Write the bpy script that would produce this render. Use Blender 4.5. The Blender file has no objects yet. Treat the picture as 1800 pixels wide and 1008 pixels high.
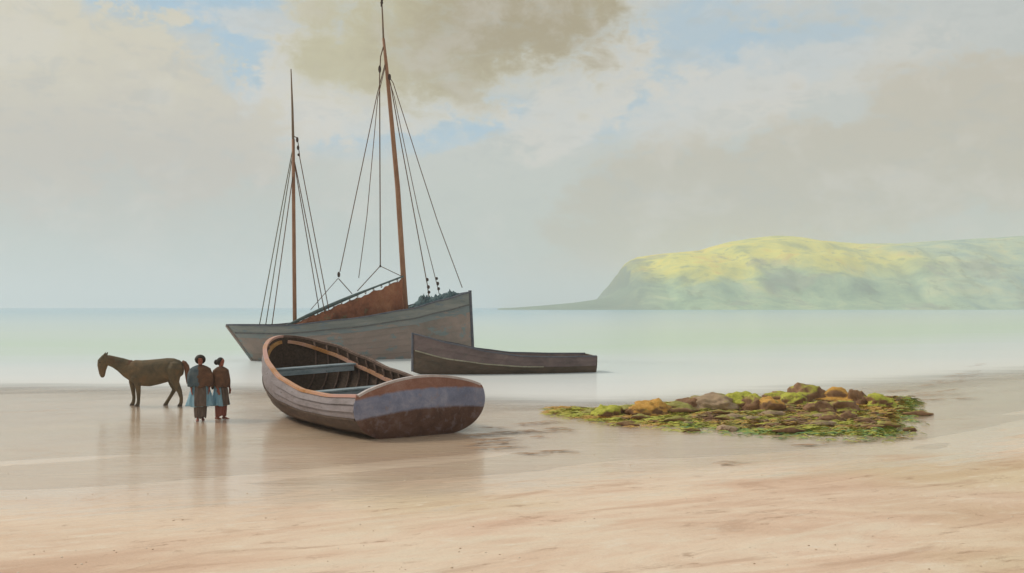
import bpy, bmesh, math, random
import numpy as np
from mathutils import Vector, Matrix, noise as mnoise

random.seed(7)
R = math.radians
PI = math.pi
scene = bpy.context.scene
COL = scene.collection

# ------------------------------------------------------------------ camera
CAM_H = 2.8
cam_data = bpy.data.cameras.new("camera")
cam_data.lens = 36.0
cam_data.sensor_width = 36.0
cam_data.sensor_fit = 'HORIZONTAL'
cam_data.shift_y = 0.020
cam_data.clip_start = 0.1
cam_data.clip_end = 40000
cam = bpy.data.objects.new("camera", cam_data)
cam.location = (0, 0, CAM_H)
cam.rotation_euler = (R(90), 0, 0)
COL.objects.link(cam)
scene.camera = cam

scene.view_settings.view_transform = 'Standard'
scene.view_settings.look = 'None'
scene.view_settings.exposure = 0.0
scene.view_settings.gamma = 1.0
scene.view_settings.use_curve_mapping = False
scene.cycles.max_bounces = 6
scene.cycles.transparent_max_bounces = 8
scene.cycles.volume_bounces = 1
scene.cycles.use_denoising = True

SUN_EL, SUN_AZ = 42.0, -70.0        # elevation; azimuth from +Y towards +X (sun stands to the left)

sun_data = bpy.data.lights.new("sun", 'SUN')
sun_data.energy = 2.0
sun_data.angle = R(11)
sun_data.color = (1.0, 0.93, 0.82)
sun = bpy.data.objects.new("sun", sun_data)
sd = Vector((math.sin(R(SUN_AZ)) * math.cos(R(SUN_EL)), math.cos(R(SUN_AZ)) * math.cos(R(SUN_EL)), math.sin(R(SUN_EL))))
sun.rotation_euler = sd.to_track_quat('Z', 'Y').to_euler()
COL.objects.link(sun)


def lin(c):
    c = c / 255.0
    return c / 12.92 if c <= 0.04045 else ((c + 0.055) / 1.055) ** 2.4


def S(r, g, b, k=1.0):
    return (lin(r) * k, lin(g) * k, lin(b) * k, 1.0)


# ------------------------------------------------------------------ node helper
class G:
    """small expression builder for a node tree"""
    def __init__(s, nt):
        s.nt = nt
        s.n = nt.nodes
        s.l = nt.links

    def node(s, t, **kw):
        n = s.n.new(t)
        for k, v in kw.items():
            setattr(n, k, v)
        return n

    def put(s, v, sock):
        if v is None:
            return
        if isinstance(v, bpy.types.NodeSocket):
            s.l.new(v, sock)
        else:
            sock.default_value = v

    def m(s, op, a, b=None, c=None, clamp=False):
        n = s.node('ShaderNodeMath', operation=op, use_clamp=clamp)
        s.put(a, n.inputs[0]); s.put(b, n.inputs[1]); s.put(c, n.inputs[2])
        return n.outputs[0]

    def mix(s, f, a, b, blend='MIX'):
        n = s.node('ShaderNodeMix', data_type='RGBA', blend_type=blend)
        n.clamp_factor = True
        s.put(f, n.inputs['Factor'])
        s.put(a, n.inputs[6]); s.put(b, n.inputs[7])
        return n.outputs[2]

    def noise(s, vec, scale, detail=5, rough=0.55, dist=0.0):
        n = s.node('ShaderNodeTexNoise')
        n.noise_dimensions = '3D'
        s.put(vec, n.inputs['Vector'])
        n.inputs['Scale'].default_value = scale
        n.inputs['Detail'].default_value = detail
        n.inputs['Roughness'].default_value = rough
        n.inputs['Distortion'].default_value = dist
        return n.outputs[0]

    def comb(s, x, y, z):
        n = s.node('ShaderNodeCombineXYZ')
        s.put(x, n.inputs[0]); s.put(y, n.inputs[1]); s.put(z, n.inputs[2])
        return n.outputs[0]

    def sep(s, v):
        n = s.node('ShaderNodeSeparateXYZ')
        s.put(v, n.inputs[0])
        return n.outputs[0], n.outputs[1], n.outputs[2]

    def step(s, v, lo, hi):
        n = s.node('ShaderNodeMapRange', interpolation_type='SMOOTHSTEP')
        s.put(v, n.inputs[0])
        n.inputs[1].default_value = lo; n.inputs[2].default_value = hi
        return n.outputs[0]

    def mapping(s, vec, loc=(0, 0, 0), rot=(0, 0, 0), sc=(1, 1, 1)):
        n = s.node('ShaderNodeMapping')
        s.put(vec, n.inputs[0])
        n.inputs[1].default_value = loc; n.inputs[2].default_value = rot; n.inputs[3].default_value = sc
        return n.outputs[0]

    def ramp(s, v, stops):
        n = s.node('ShaderNodeValToRGB')
        cr = n.color_ramp
        while len(cr.elements) < len(stops):
            cr.elements.new(0.5)
        for e, (p, c) in zip(cr.elements, stops):
            e.position = p; e.color = c
        s.put(v, n.inputs[0])
        return n.outputs[0]

    def bump(s, h, strength, dist, normal=None):
        n = s.node('ShaderNodeBump')
        n.inputs['Strength'].default_value = strength
        n.inputs['Distance'].default_value = dist
        s.put(h, n.inputs['Height'])
        s.put(normal, n.inputs['Normal'])
        return n.outputs[0]


# ------------------------------------------------------------------ sky: Nishita blue behind broken watercolour-soft cloud
SKY_STRENGTH = 0.1
world = bpy.data.worlds.new("World")
scene.world = world
world.use_nodes = True
wt = world.node_tree
wt.nodes.clear()
g = G(wt)
wo = g.node('ShaderNodeOutputWorld')
bg = g.node('ShaderNodeBackground')
wt.links.new(bg.outputs[0], wo.inputs[0])
bg.inputs[1].default_value = SKY_STRENGTH
sky = g.node('ShaderNodeTexSky', sky_type='NISHITA')
sky.sun_disc = False
sky.sun_elevation = R(SUN_EL)
sky.sun_rotation = R(SUN_AZ)
sky.air_density = 1.0
sky.dust_density = 2.0
tc = g.node('ShaderNodeTexCoord')
dx, dy, dz = g.sep(tc.outputs['Generated'])
az = g.m('ARCTAN2', dx, dy)
el = g.m('ARCSINE', dz)
KS = 1.0 / SKY_STRENGTH


def C(r, gg, b):
    return S(r, gg, b, KS * .95)


flat = g.comb(az, g.m('MULTIPLY', el, 1.25), 0.35)
n_big = g.noise(flat, 5.0, 7, 0.6, 0.3)
n_mid = g.noise(g.mapping(flat, (3.1, 1.7, 0)), 13.0, 8, 0.62, 0.2)
n_fin = g.noise(g.mapping(flat, (7.7, 2.2, 0), (0, 0, 0.2), (1, 1.5, 1)), 30.0, 8, 0.65, 0.3)
rag = g.m('ADD', g.m('MULTIPLY', g.m('SUBTRACT', n_big, 0.5), 1.5),
          g.m('ADD', g.m('MULTIPLY', g.m('SUBTRACT', n_mid, 0.5), 1.9), g.m('MULTIPLY', g.m('SUBTRACT', n_fin, 0.5), 1.5)))


def blob(cx, cy, rx, ry, tilt=0.0):
    """an ellipse of sky, given as bearing and height in 1/1800 radian steps round the view axis"""
    a0 = math.atan((cx - 900) / 1800); e0 = math.atan((540 - cy) / 1800)
    x = g.m('SUBTRACT', az, a0); y = g.m('SUBTRACT', el, e0)
    c, s_ = math.cos(tilt), math.sin(tilt)
    xr = g.m('ADD', g.m('MULTIPLY', x, c), g.m('MULTIPLY', y, s_))
    yr = g.m('SUBTRACT', g.m('MULTIPLY', y, c), g.m('MULTIPLY', x, s_))
    xr = g.m('DIVIDE', xr, rx / 1800); yr = g.m('DIVIDE', yr, ry / 1800)
    d = g.m('SQRT', g.m('ADD', g.m('MULTIPLY', xr, xr), g.m('MULTIPLY', yr, yr)))
    return g.m('SUBTRACT', 1.0, d)


def union(*bs):
    r = bs[0]
    for b in bs[1:]:
        r = g.m('SMOOTH_MAX', r, b, 0.25)
    return r


def mask(b, lo=-0.18, hi=0.22, amp=1.0):
    return g.step(g.m('ADD', b, g.m('MULTIPLY', rag, amp)), lo, hi)


# clear sky seen through thin white veil
veil = g.mix(g.step(el, 0.0, 0.35), C(198, 200, 190), C(202, 206, 202))
base = g.mix(0.88, sky.outputs[0], veil)
lowband = g.mix(g.step(el, 0.02, 0.18), C(186, 195, 188), base)
col = lowband
# soft blue openings
blue = g.mix(0.86, sky.outputs[0], C(166, 198, 218))
for (cx, cy, rx, ry, t, k) in ((310, 15, 330, 95, -0.12, 1.0), (440, 140, 90, 150, 0.2, .85), (610, 225, 150, 40, 0.05, .6),
                               (820, 205, 190, 55, 0.1, .95), (1150, 110, 260, 120, 0.35, .65), (1420, 95, 200, 80, 0.2, .6), (560, 40, 120, 40, 0, .8), (470, 190, 110, 60, .3, .6), (620, 240, 200, 45, 0, .6)):
    col = g.mix(g.m('MULTIPLY', mask(blob(cx, cy, rx, ry, t), -0.05, 0.42, 0.9), k), col, blue)
# pale grey-green lower left sky
col = g.mix(g.m('MULTIPLY', mask(blob(380, 440, 620, 190), -0.1, 0.7, 0.5), .7), col, C(184, 193, 189))
# white cumulus rims
for (cx, cy, rx, ry, t, k) in ((440, 215, 110, 90, 0.2, .8), (520, 160, 90, 110, 0, .8), (650, 200, 190, 45, 0.1, .7), (1000, 180, 190, 70, 0.7, .75),
                               (1260, 210, 160, 60, 0.2, .55), (480, 55, 150, 35, -0.1, .6), (1500, 140, 260, 70, .1, .5)):
    col = g.mix(g.m('MULTIPLY', mask(blob(cx, cy, rx, ry, t), -0.1, 0.35, 1.0), k), col, C(214, 211, 203))
# left cloud bank: cream at the top, mauve grey below
lc = g.mix(g.step(g.m('ADD', el, g.m('MULTIPLY', rag, 0.09)), 0.10, 0.26), C(196, 190, 180), C(213, 206, 185))
col = g.mix(g.m('MULTIPLY', mask(union(blob(230, 170, 210, 120), blob(60, 200, 260, 170), blob(330, 250, 170, 120), blob(40, 75, 120, 60)), -0.08, 0.20, 0.75), .92), col, lc)
col = g.mix(g.m('MULTIPLY', mask(blob(180, 330, 420, 130), -0.2, 0.7, 0.6), .55), col, C(190, 184, 174))
# dark olive cloud at the top
dc = g.mix(g.step(g.m('ADD', blob(930, 30, 330, 150, .1), g.m('MULTIPLY', rag, .7)), -.3, .8), C(194, 187, 154), C(164, 151, 120))
col = g.mix(g.m('MULTIPLY', mask(union(blob(800, 40, 330, 160, .05), blob(640, 105, 170, 85), blob(960, 20, 230, 120, .4)), -0.25, 0.25, 0.8), .55), col, C(212, 207, 192))
col = g.mix(g.m('MULTIPLY', mask(union(blob(800, 40, 300, 130, .05), blob(640, 105, 130, 60), blob(960, 20, 190, 90, .4)), -0.2, 0.34, 0.8), 1.0), col, dc)
# beige rain cloud to the right
bc = g.mix(g.step(g.m('ADD', el, g.m('MULTIPLY', rag, 0.06)), 0.07, 0.2), C(186, 180, 163), C(192, 184, 166))
col = g.mix(g.m('MULTIPLY', mask(union(blob(1480, 320, 480, 110, .16), blob(1180, 350, 260, 90, .1), blob(1720, 240, 230, 140), blob(1080, 420, 160, 60)), -0.18, 0.26, 0.75), .82), col, bc)
col = g.mix(g.m('MULTIPLY', mask(blob(1040, 480, 190, 50), -0.1, 0.7, .4), .45), col, C(200, 188, 172))
# soft mottling inside the clouds
col = g.mix(g.m('MULTIPLY', g.step(n_mid, .46, .64), .34), col, C(216, 213, 206))
col = g.mix(g.m('MULTIPLY', g.m('MULTIPLY', g.step(n_fin, .50, .36), g.step(el, .03, .12)), .22), col, C(172, 180, 180))
# a second set of clouds behind and above the camera keeps the light of a broken overcast sky
behind = g.step(g.m('ABSOLUTE', az), 0.62, 0.95)
high = g.step(el, 0.34, 0.5)
other = g.mix(g.step(n_big, 0.36, 0.62), g.mix(0.55, sky.outputs[0], C(186, 204, 218)), C(208, 203, 190))
col = g.mix(g.m('MAXIMUM', behind, high), col, other)
# below the horizon
col = g.mix(g.step(dz, -0.02, 0.0), C(150, 140, 122), col)
wt.links.new(col, bg.inputs[0])


# ------------------------------------------------------------------ materials
def new_mat(name):
    m = bpy.data.materials.new(name)
    m.use_nodes = True
    m.node_tree.nodes.clear()
    q = G(m.node_tree)
    out = q.node('ShaderNodeOutputMaterial')
    return m, q, out


def worn(name, stops, scale=3.0, rough=0.8, bump=0.3, stretch=(1, 1, 1), fine=40.0, dist=0.02, spec=0.25, fleck=None):
    """weathered surface: broad patches + fine grain, colour and bump procedural"""
    m, q, out = new_mat(name)
    b = q.node('ShaderNodeBsdfPrincipled')
    tcn = q.node('ShaderNodeTexCoord')
    v = q.mapping(tcn.outputs['Object'], (0, 0, 0), (0, 0, 0), stretch)
    a = q.noise(v, scale, 8, 0.65, 0.4)
    f = q.noise(v, fine, 4, 0.7)
    t = q.m('ADD', q.m('MULTIPLY', a, 0.75), q.m('MULTIPLY', f, 0.25))
    c = q.ramp(t, stops)
    if fleck:
        k = q.step(q.noise(q.mapping(v, (5, 3, 1)), fleck[0], 6, 0.7), fleck[2], fleck[2] + 0.09)
        c = q.mix(k, c, fleck[1])
    q.put(c, b.inputs['Base Color'])
    b.inputs['Roughness'].default_value = rough
    b.inputs['Specular IOR Level'].default_value = spec
    h = q.m('ADD', q.m('MULTIPLY', a, 0.6), q.m('MULTIPLY', f, 0.4))
    q.put(q.bump(h, bump, dist), b.inputs['Normal'])
    m.node_tree.links.new(b.outputs[0], out.inputs[0])
    return m


def tri(a, b, c):
    return ((0.33, a), (0.5, b), (0.67, c))


M = {}
# foreground rowing boat
M['pink_ochre'] = worn('pink_and_ochre_wood', ((0.42, S(176, 122, 68)), (0.5, S(196, 150, 116)), (0.58, S(200, 158, 146))), .55, 0.6, 0.3)


def transom_paint():
    m, q, out = new_mat('banded_transom_paint')
    b = q.node('ShaderNodeBsdfPrincipled')
    tcn = q.node('ShaderNodeTexCoord'); v = tcn.outputs['Object']
    x, y, z = q.sep(v)
    a = q.noise(v, 2.4, 8, .66, .4); f = q.noise(v, 38, 4, .7); w = q.noise(q.mapping(v, (3, 3, 3)), 5.0, 6, .65, .3)
    t = q.m('ADD', q.m('MULTIPLY', a, .7), q.m('MULTIPLY', f, .3))
    arch = q.m('MULTIPLY', q.m('SUBTRACT', 1.0, q.m('MULTIPLY', q.m('MULTIPLY', y, y), .39)), .13)
    zz = q.m('ADD', q.m('SUBTRACT', z, arch), q.m('MULTIPLY', q.m('SUBTRACT', w, .5), .07))
    brown = q.ramp(t, tri(S(66, 46, 38), S(92, 66, 54), S(112, 90, 82)))
    brown = q.mix(q.m('MULTIPLY', q.step(w, .52, .66), .55), brown, S(122, 108, 108))
    blue = q.ramp(t, tri(S(98, 104, 124), S(124, 128, 148), S(156, 156, 168)))
    blue = q.mix(q.m('MULTIPLY', q.step(w, .55, .68), .5), blue, S(146, 128, 122))
    red = q.ramp(t, tri(S(116, 76, 60), S(140, 98, 80), S(160, 126, 112)))
    c = q.mix(q.step(zz, .50, .57), brown, blue)
    c = q.mix(q.step(zz, .93, .99), c, red)
    q.put(c, b.inputs['Base Color'])
    b.inputs['Roughness'].default_value = .6
    b.inputs['Specular IOR Level'].default_value = .25
    q.put(q.bump(q.m('ADD', q.m('MULTIPLY', w, .6), q.m('MULTIPLY', f, .4)), .5, .02), b.inputs['Normal'])
    m.node_tree.links.new(b.outputs[0], out.inputs[0])
    return m


M['transom'] = transom_paint()
M['lilac'] = worn('lilac_grey_paint', tri(S(108, 99, 97), S(135, 125, 125), S(146, 139, 141)), 2.2, 0.6, 0.35, (1, 1, 3), fleck=(7, S(91, 78, 71), .60))
M['brown'] = worn('dark_brown_tar', tri(S(59, 46, 39), S(82, 66, 55), S(104, 86, 72)), 2.5, 0.65, 0.5, (1, 1, 2.5), fleck=(9, S(111, 97, 82), .62))
M['transom_brown'] = worn('red_brown_tar', tri(S(72, 52, 44), S(98, 72, 60), S(114, 90, 80)), 2.0, 0.65, 0.5, fleck=(8, S(116, 106, 104), .60))
M['transom_blue'] = worn('slate_blue_paint', tri(S(91, 97, 115), S(115, 119, 136), S(144, 144, 153)), 2.6, 0.55, 0.4, (1, 1, 2), fleck=(9, S(109, 90, 82), .62))
M['trim_red'] = worn('red_brown_trim', tri(S(104, 66, 52), S(128, 86, 68), S(146, 108, 94)), 4, 0.6, 0.3)
M['trim_pale'] = worn('pale_trim', tri(S(160, 148, 142), S(186, 176, 172), S(200, 192, 188)), 4, 0.6, 0.3)
M['pink_wood'] = worn('pinkish_wood', tri(S(150, 106, 84), S(186, 144, 122), S(204, 166, 148)), 3.5, 0.6, 0.3)
M['ochre'] = worn('ochre_wood', tri(S(160, 110, 58), S(188, 138, 80), S(202, 158, 104)), 3.5, 0.6, 0.3)
M['inside'] = worn('inner_planking', tri(S(60, 49, 39), S(80, 66, 54), S(102, 83, 70)), 3.0, 0.85, 0.5, (1, 6, 6), fleck=(6, S(114, 92, 74), .64))
M['rib'] = worn('rib_wood', tri(S(84, 68, 58), S(112, 92, 80), S(134, 112, 98)), 5, 0.85, 0.3)
M['thwart'] = worn('blue_grey_thwart', tri(S(103, 118, 122), S(135, 149, 153), S(158, 161, 165)), 4, 0.6, 0.3, (2, .6, 2), fleck=(8, S(94, 84, 73), .60))
M['floor'] = worn('floorboards', tri(S(62, 52, 42), S(88, 72, 58), S(110, 90, 72)), 3, 0.85, 0.5, (1, 6, 1))
M['seam'] = worn('caulked_seam', tri(S(46, 38, 32), S(58, 48, 42), S(72, 60, 52)), 5, 0.9, 0.2)
M['fb_seam'] = worn('grey_caulked_seam', tri(S(84, 86, 84), S(100, 100, 98), S(116, 112, 108)), 5, 0.9, 0.2)
# dark rowing boat
M['olive_hull'] = worn('olive_brown_hull', tri(S(64, 55, 44), S(86, 71, 57), S(103, 84, 71)), 1.4, 0.7, 0.4, (1, 1, 3), fleck=(6, S(84, 84, 75), .58))
M['mauve_strake'] = worn('mauve_brown_strake', tri(S(88, 77, 75), S(112, 95, 92), S(128, 112, 106)), 1.6, 0.7, 0.4, (1, 1, 2), fleck=(6, S(88, 92, 84), .58))
M['pale_batten'] = worn('pale_batten', tri(S(112, 104, 88), S(144, 138, 118), S(168, 162, 142)), 4, 0.6, 0.2)
# fishing boat
M['fb_top'] = worn('grey_green_bulwark', tri(S(104, 110, 108), S(128, 130, 124), S(150, 146, 138)), 0.7, 0.7, 0.4, (.5, 1, 3), fleck=(2.0, S(110, 122, 128), .54))
M['fb_teal'] = worn('slate_teal_wale', tri(S(100, 112, 116), S(124, 130, 128), S(146, 140, 132)), 0.6, 0.7, 0.4, (.5, 1, 3), fleck=(2, S(148, 132, 120), .54))
M['fb_low'] = worn('faded_lilac_brown_side', tri(S(116, 108, 98), S(142, 126, 116), S(166, 142, 130)), 0.45, 0.75, 0.5, (.8, 1, 1.6), fleck=(1.2, S(122, 132, 130), .52))
M['fb_stem'] = worn('dark_slate_stem', tri(S(70, 76, 86), S(92, 94, 102), S(112, 108, 110)), 3, 0.7, 0.3)
M['deck'] = worn('deck_planks', tri(S(92, 80, 66), S(120, 104, 86), S(142, 126, 106)), 1.5, 0.85, 0.4, (1, 8, 1))
M['mast'] = worn('red_brown_spar', tri(S(118, 82, 58), S(148, 106, 78), S(168, 128, 98)), 3, 0.6, 0.25, (2, 2, .4))
M['mast_dark'] = worn('grey_topmast', tri(S(98, 84, 70), S(122, 102, 82), S(138, 118, 98)), 3, 0.6, 0.25, (2, 2, .4))
M['boom'] = worn('dark_teal_spar', tri(S(62, 80, 80), S(86, 102, 100), S(108, 118, 112)), 4, 0.6, 0.25)
M['sail'] = worn('tanned_sail', tri(S(108, 66, 44), S(142, 90, 64), S(164, 116, 84)), 1.0, 0.95, 0.8, (1, 1, .6), fine=14, dist=0.06, fleck=(1.8, S(118, 104, 76), .56))
M['rope'] = worn('tarred_rope', tri(S(70, 48, 36), S(98, 70, 52), S(120, 92, 70)), 8, 0.9, 0.3)
M['rope_grey'] = worn('grey_green_rope', tri(S(78, 78, 62), S(106, 102, 82), S(126, 118, 98)), 8, 0.9, 0.3)
M['block'] = worn('dark_block_wood', tri(S(44, 34, 30), S(64, 48, 40), S(84, 62, 50)), 8, 0.7, 0.3)
M['net'] = worn('blue_green_net', tri(S(58, 84, 92), S(86, 110, 114), S(112, 134, 132)), 3.5, 0.95, 1.0, fine=22, dist=0.08, fleck=(5, S(84, 84, 92), .56))
# animal and people
M['coat'] = worn('dun_pony_coat', tri(S(75, 71, 57), S(100, 89, 69), S(130, 106, 77)), 2.6, 0.85, 0.3, fine=60, dist=0.01, fleck=(2.4, S(112, 92, 68), .53))
M['hoof'] = worn('dark_hoof', tri(S(58, 48, 39), S(76, 62, 51), S(95, 79, 62)), 8, 0.6, 0.2)
M['tail'] = worn('brown_tail_hair', tri(S(90, 64, 49), S(116, 82, 62), S(134, 98, 76)), 6, 0.8, 0.8, (8, 8, .6), dist=0.02)
M['skin'] = worn('weathered_skin', tri(S(110, 75, 57), S(130, 90, 71), S(144, 105, 82)), 6, 0.6, 0.15)
M['leg_skin'] = worn('wind_red_skin', tri(S(130, 75, 60), S(154, 95, 78), S(167, 112, 93)), 6, 0.6, 0.15)
M['hair'] = worn('dark_hair', tri(S(32, 27, 24), S(45, 37, 32), S(63, 49, 40)), 8, 0.6, 0.6, (10, 10, 1), dist=0.01)
M['eye'] = worn('dark_eye', tri(S(24, 20, 18), S(32, 26, 22), S(44, 36, 30)), 8, 0.2, 0.0)
M['shawl_brown'] = worn('brown_wool_shawl', tri(S(72, 55, 44), S(100, 74, 57), S(128, 92, 68)), 5, 0.95, 0.6, dist=0.01)
M['shawl_slate'] = worn('slate_blue_wool', tri(S(61, 76, 85), S(82, 96, 102), S(102, 110, 110)), 5, 0.95, 0.6, dist=0.01)
M['skirt_blue'] = worn('pale_blue_skirt', tri(S(104, 146, 166), S(134, 172, 188), S(164, 190, 198)), 3.5, 0.9, 0.4, (5, 5, .7), dist=0.01)
M['apron'] = worn('dark_brown_apron', tri(S(79, 70, 62), S(104, 91, 82), S(127, 112, 100)), 4, 0.95, 0.4, (4, 4, .8), dist=0.01)
M['apron_red'] = worn('red_brown_petticoat', tri(S(116, 66, 58), S(138, 84, 74), S(158, 110, 100)), 4, 0.95, 0.4, (4, 4, .8), dist=0.01)


# ------------------------------------------------------------------ mesh helpers
def at(px, py, Y):
    """point at depth Y metres seen at photograph position px, py (measuring aid)"""
    return Vector(((px - 900) / 1800 * Y, Y, CAM_H - (py - 540) / 1800 * Y))


class MB:
    def __init__(s):
        s.v = []; s.f = []; s.mi = []

    def add(s, verts, faces, mi=0):
        o = len(s.v)
        s.v += [tuple(p) for p in verts]
        for fc in faces:
            s.f.append(tuple(i + o for i in fc)); s.mi.append(mi)

    def loft(s, rings, mi=0, closed=True, cap=True):
        n = len(rings[0]); vs = [p for r in rings for p in r]; fs = []
        for i in range(len(rings) - 1):
            for j in range(n if closed else n - 1):
                k = (j + 1) % n
                fs.append((i * n + j, i * n + k, (i + 1) * n + k, (i + 1) * n + j))
        if cap and closed:
            fs.append(tuple(reversed(range(n))))
            fs.append(tuple(range((len(rings) - 1) * n, len(rings) * n)))
        s.add(vs, fs, mi)

    def tube(s, pts, rad, seg=8, mi=0, flat=1.0, up=None, roundcap=False):
        """tube along pts, rad scalar/list or (r1, r2) pairs"""
        pts = [Vector(p) for p in pts]; n = len(pts)
        if not isinstance(rad, (list, tuple)):
            rad = [rad] * n
        rad = [r if isinstance(r, (list, tuple)) else (r, r * flat) for r in rad]
        if roundcap:
            t0 = (pts[0] - pts[1]).normalized(); t1 = (pts[-1] - pts[-2]).normalized()
            r0, r1 = min(rad[0]), min(rad[-1])
            def sc(r, k): return (r[0] * k, r[1] * k)
            pts = [pts[0] + t0 * r0, pts[0] + t0 * r0 * .75] + pts + [pts[-1] + t1 * r1 * .75, pts[-1] + t1 * r1]
            rad = [sc(rad[0], .12), sc(rad[0], .66)] + list(rad) + [sc(rad[-1], .66), sc(rad[-1], .12)]
            n += 4
        rings = []
        ref = Vector(up) if up else None
        prev = None
        for i in range(n):
            t = (pts[min(i + 1, n - 1)] - pts[max(i - 1, 0)])
            if t.length < 1e-9:
                t = Vector((0, 0, 1))
            t.normalize()
            if ref is not None:
                a = ref - t * ref.dot(t)
                if a.length < 1e-4: a = t.orthogonal()
            elif prev is None:
                a = t.orthogonal()
            else:
                a = prev - t * prev.dot(t)
            a.normalize(); prev = a
            b = t.cross(a)
            rings.append([pts[i] + a * (math.cos(2 * PI * j / seg) * rad[i][0]) + b * (math.sin(2 * PI * j / seg) * rad[i][1]) for j in range(seg)])
        s.loft(rings, mi)

    def box(s, c, sx, sy, sz, M4=None, mi=0):
        vs = [Vector((x * sx / 2, y * sy / 2, z * sz / 2)) for z in (-1, 1) for y in (-1, 1) for x in (-1, 1)]
        if M4 is not None:
            vs = [M4 @ p for p in vs]
        vs = [p + Vector(c) for p in vs]
        s.add(vs, [(0, 2, 3, 1), (4, 5, 7, 6), (0, 1, 5, 4), (2, 6, 7, 3), (0, 4, 6, 2), (1, 3, 7, 5)], mi)

    def ball(s, c, rx, ry, rz, mi=0, seg=12, rings=8, M4=None):
        rs = []
        for i in range(1, rings):
            ph = PI * i / rings
            ring = [Vector((rx * math.sin(ph) * math.cos(2 * PI * j / seg), ry * math.sin(ph) * math.sin(2 * PI * j / seg), -rz * math.cos(ph))) for j in range(seg)]
            if M4 is not None:
                ring = [M4 @ p for p in ring]
            rs.append([p + Vector(c) for p in ring])
        s.loft(rs, mi)

    def build(s, name, mats, parent=None, smooth=True, bevel=0.0, remesh=0.0, auto=None):
        me = bpy.data.meshes.new(name)
        me.from_pydata(s.v, [], s.f)
        if not isinstance(mats, (list, tuple)):
            mats = [mats]
        for m in mats:
            me.materials.append(m)
        me.polygons.foreach_set('material_index', s.mi)
        me.update()
        o = bpy.data.objects.new(name, me)
        COL.objects.link(o)
        if parent is not None:
            o.parent = parent
        if remesh:
            md = o.modifiers.new('remesh', 'REMESH'); md.mode = 'VOXEL'; md.voxel_size = remesh
            md.use_smooth_shade = True
            sm = o.modifiers.new('smooth', 'SMOOTH'); sm.factor = 0.5; sm.iterations = 4
            dg = bpy.context.evaluated_depsgraph_get()
            me2 = bpy.data.meshes.new_from_object(o.evaluated_get(dg))
            o.modifiers.clear()
            o.data = me2
            me2.name = name
            bpy.data.meshes.remove(me)
            me = me2
        else:
            bm = bmesh.new(); bm.from_mesh(me)
            bmesh.ops.recalc_face_normals(bm, faces=bm.faces)
            bm.to_mesh(me); bm.free()
        if smooth:
            me.polygons.foreach_set('use_smooth', [True] * len(me.polygons))
            if auto:
                bm = bmesh.new(); bm.from_mesh(me)
                for e in bm.edges:
                    if len(e.link_faces) == 2 and e.calc_face_angle(0) > R(auto):
                        e.smooth = False
                bm.to_mesh(me); bm.free()
        if bevel:
            bv = o.modifiers.new('bevel', 'BEVEL'); bv.width = bevel; bv.segments = 2
        return o


def tag(o, label=None, cat=None, group=None, kind=None):
    if label: o['label'] = label
    if cat: o['category'] = cat
    if group: o['group'] = group
    if kind: o['kind'] = kind
    return o


def empty(name, loc=(0, 0, 0), rz=0.0):
    o = bpy.data.objects.new(name, None)
    o.empty_display_size = 0.2
    o.location = loc; o.rotation_euler = (0, 0, rz)
    COL.objects.link(o)
    return o


def fbm(x, y, z=0.0, oct=4):
    return mnoise.fractal(Vector((x, y, z)), 1.0, 2.0, oct)


def lerp(a, b, t):
    return a + (b - a) * t


def interp(x, pts):
    if x <= pts[0][0]: return pts[0][1]
    for (a, va), (b, vb) in zip(pts, pts[1:]):
        if x <= b:
            t = (x - a) / (b - a); t = t * t * (3 - 2 * t) * .4 + t * .6
            return va + (vb - va) * t
    return pts[-1][1]


def link_copy(o, parent=None):
    c = o.copy()
    COL.objects.link(c)
    c.parent = parent
    return c


# ------------------------------------------------------------------ ground: beach and sea bed, one sheet
SHORE_X = np.array([-6000, -300, -60, -30, -17, -10, -6, -3, 0, 2, 5, 9, 12.5, 17, 23, 60, 200, 520, 900, 6000], float)
SHORE_Y = np.array([30, 31, 33, 33.6, 33.6, 33, 31.5, 29.3, 28.0, 27.4, 28.2, 30.6, 33.6, 37.5, 42, 74, 230, 700, 1150, 1500], float)
WET_X = np.array([-6000, -60, -20, -7, -2, 0, 4, 8.5, 12, 17, 23, 60, 200, 6000], float)
WET_Y = np.array([10, 14, 15.5, 15.8, 16.6, 17.2, 19.0, 20.4, 25, 30, 34, 64, 220, 1470], float)


def ground_z(x, y):
    """height of the sand; x, y numpy arrays"""
    ys = np.interp(x, SHORE_X, SHORE_Y); yw = np.interp(x, WET_X, WET_Y)
    gs = np.gradient(SHORE_Y, SHORE_X); k = 1 / np.sqrt(1 + np.interp(x, SHORE_X, gs) ** 2)
    sea = (y - ys) * k
    dry = (yw - y) * k
    z = np.where(sea > 0, -0.03 - 0.02 * sea, 0.0)
    z = np.maximum(z, -3.0)
    z = np.where(dry > 0, 0.02 * np.minimum(dry, 80) + 0.004 * np.clip(dry - 80, 0, 2000), z)
    mid = (sea <= 0) & (dry <= 0)
    fr = np.clip(-sea / np.maximum((ys - yw) * k, .5), 0, 1)
    z = np.where(mid, -0.03 + 0.03 * fr, z)
    a = np.exp(-np.clip(np.maximum(sea, dry), 0, None) / 9.0)
    c, s_ = math.cos(R(30)), math.sin(R(30))
    u = x * c + y * s_; v = -x * s_ + y * c
    und = 0.014 * np.sin(v * 1.9 + 0.8 * np.sin(u * .31) + .5) + 0.012 * np.sin(v * 3.1 - u * .22 + 1.3 * np.sin(u * .17 + 1)) + 0.010 * np.sin(u * .6 + v * .9)
    flat_ = 0.22 + 0.78 * np.clip((dry - 0.5) / 4.0, 0, 1)       # the wet strip lies almost level
    return z + und * a * flat_ + 0.006 * flat_ ** 2 * np.sin(v * 5.3 + 1.7 * np.sin(u * .4)) * np.exp(-np.clip(dry, 0, None) / 30)


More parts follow.
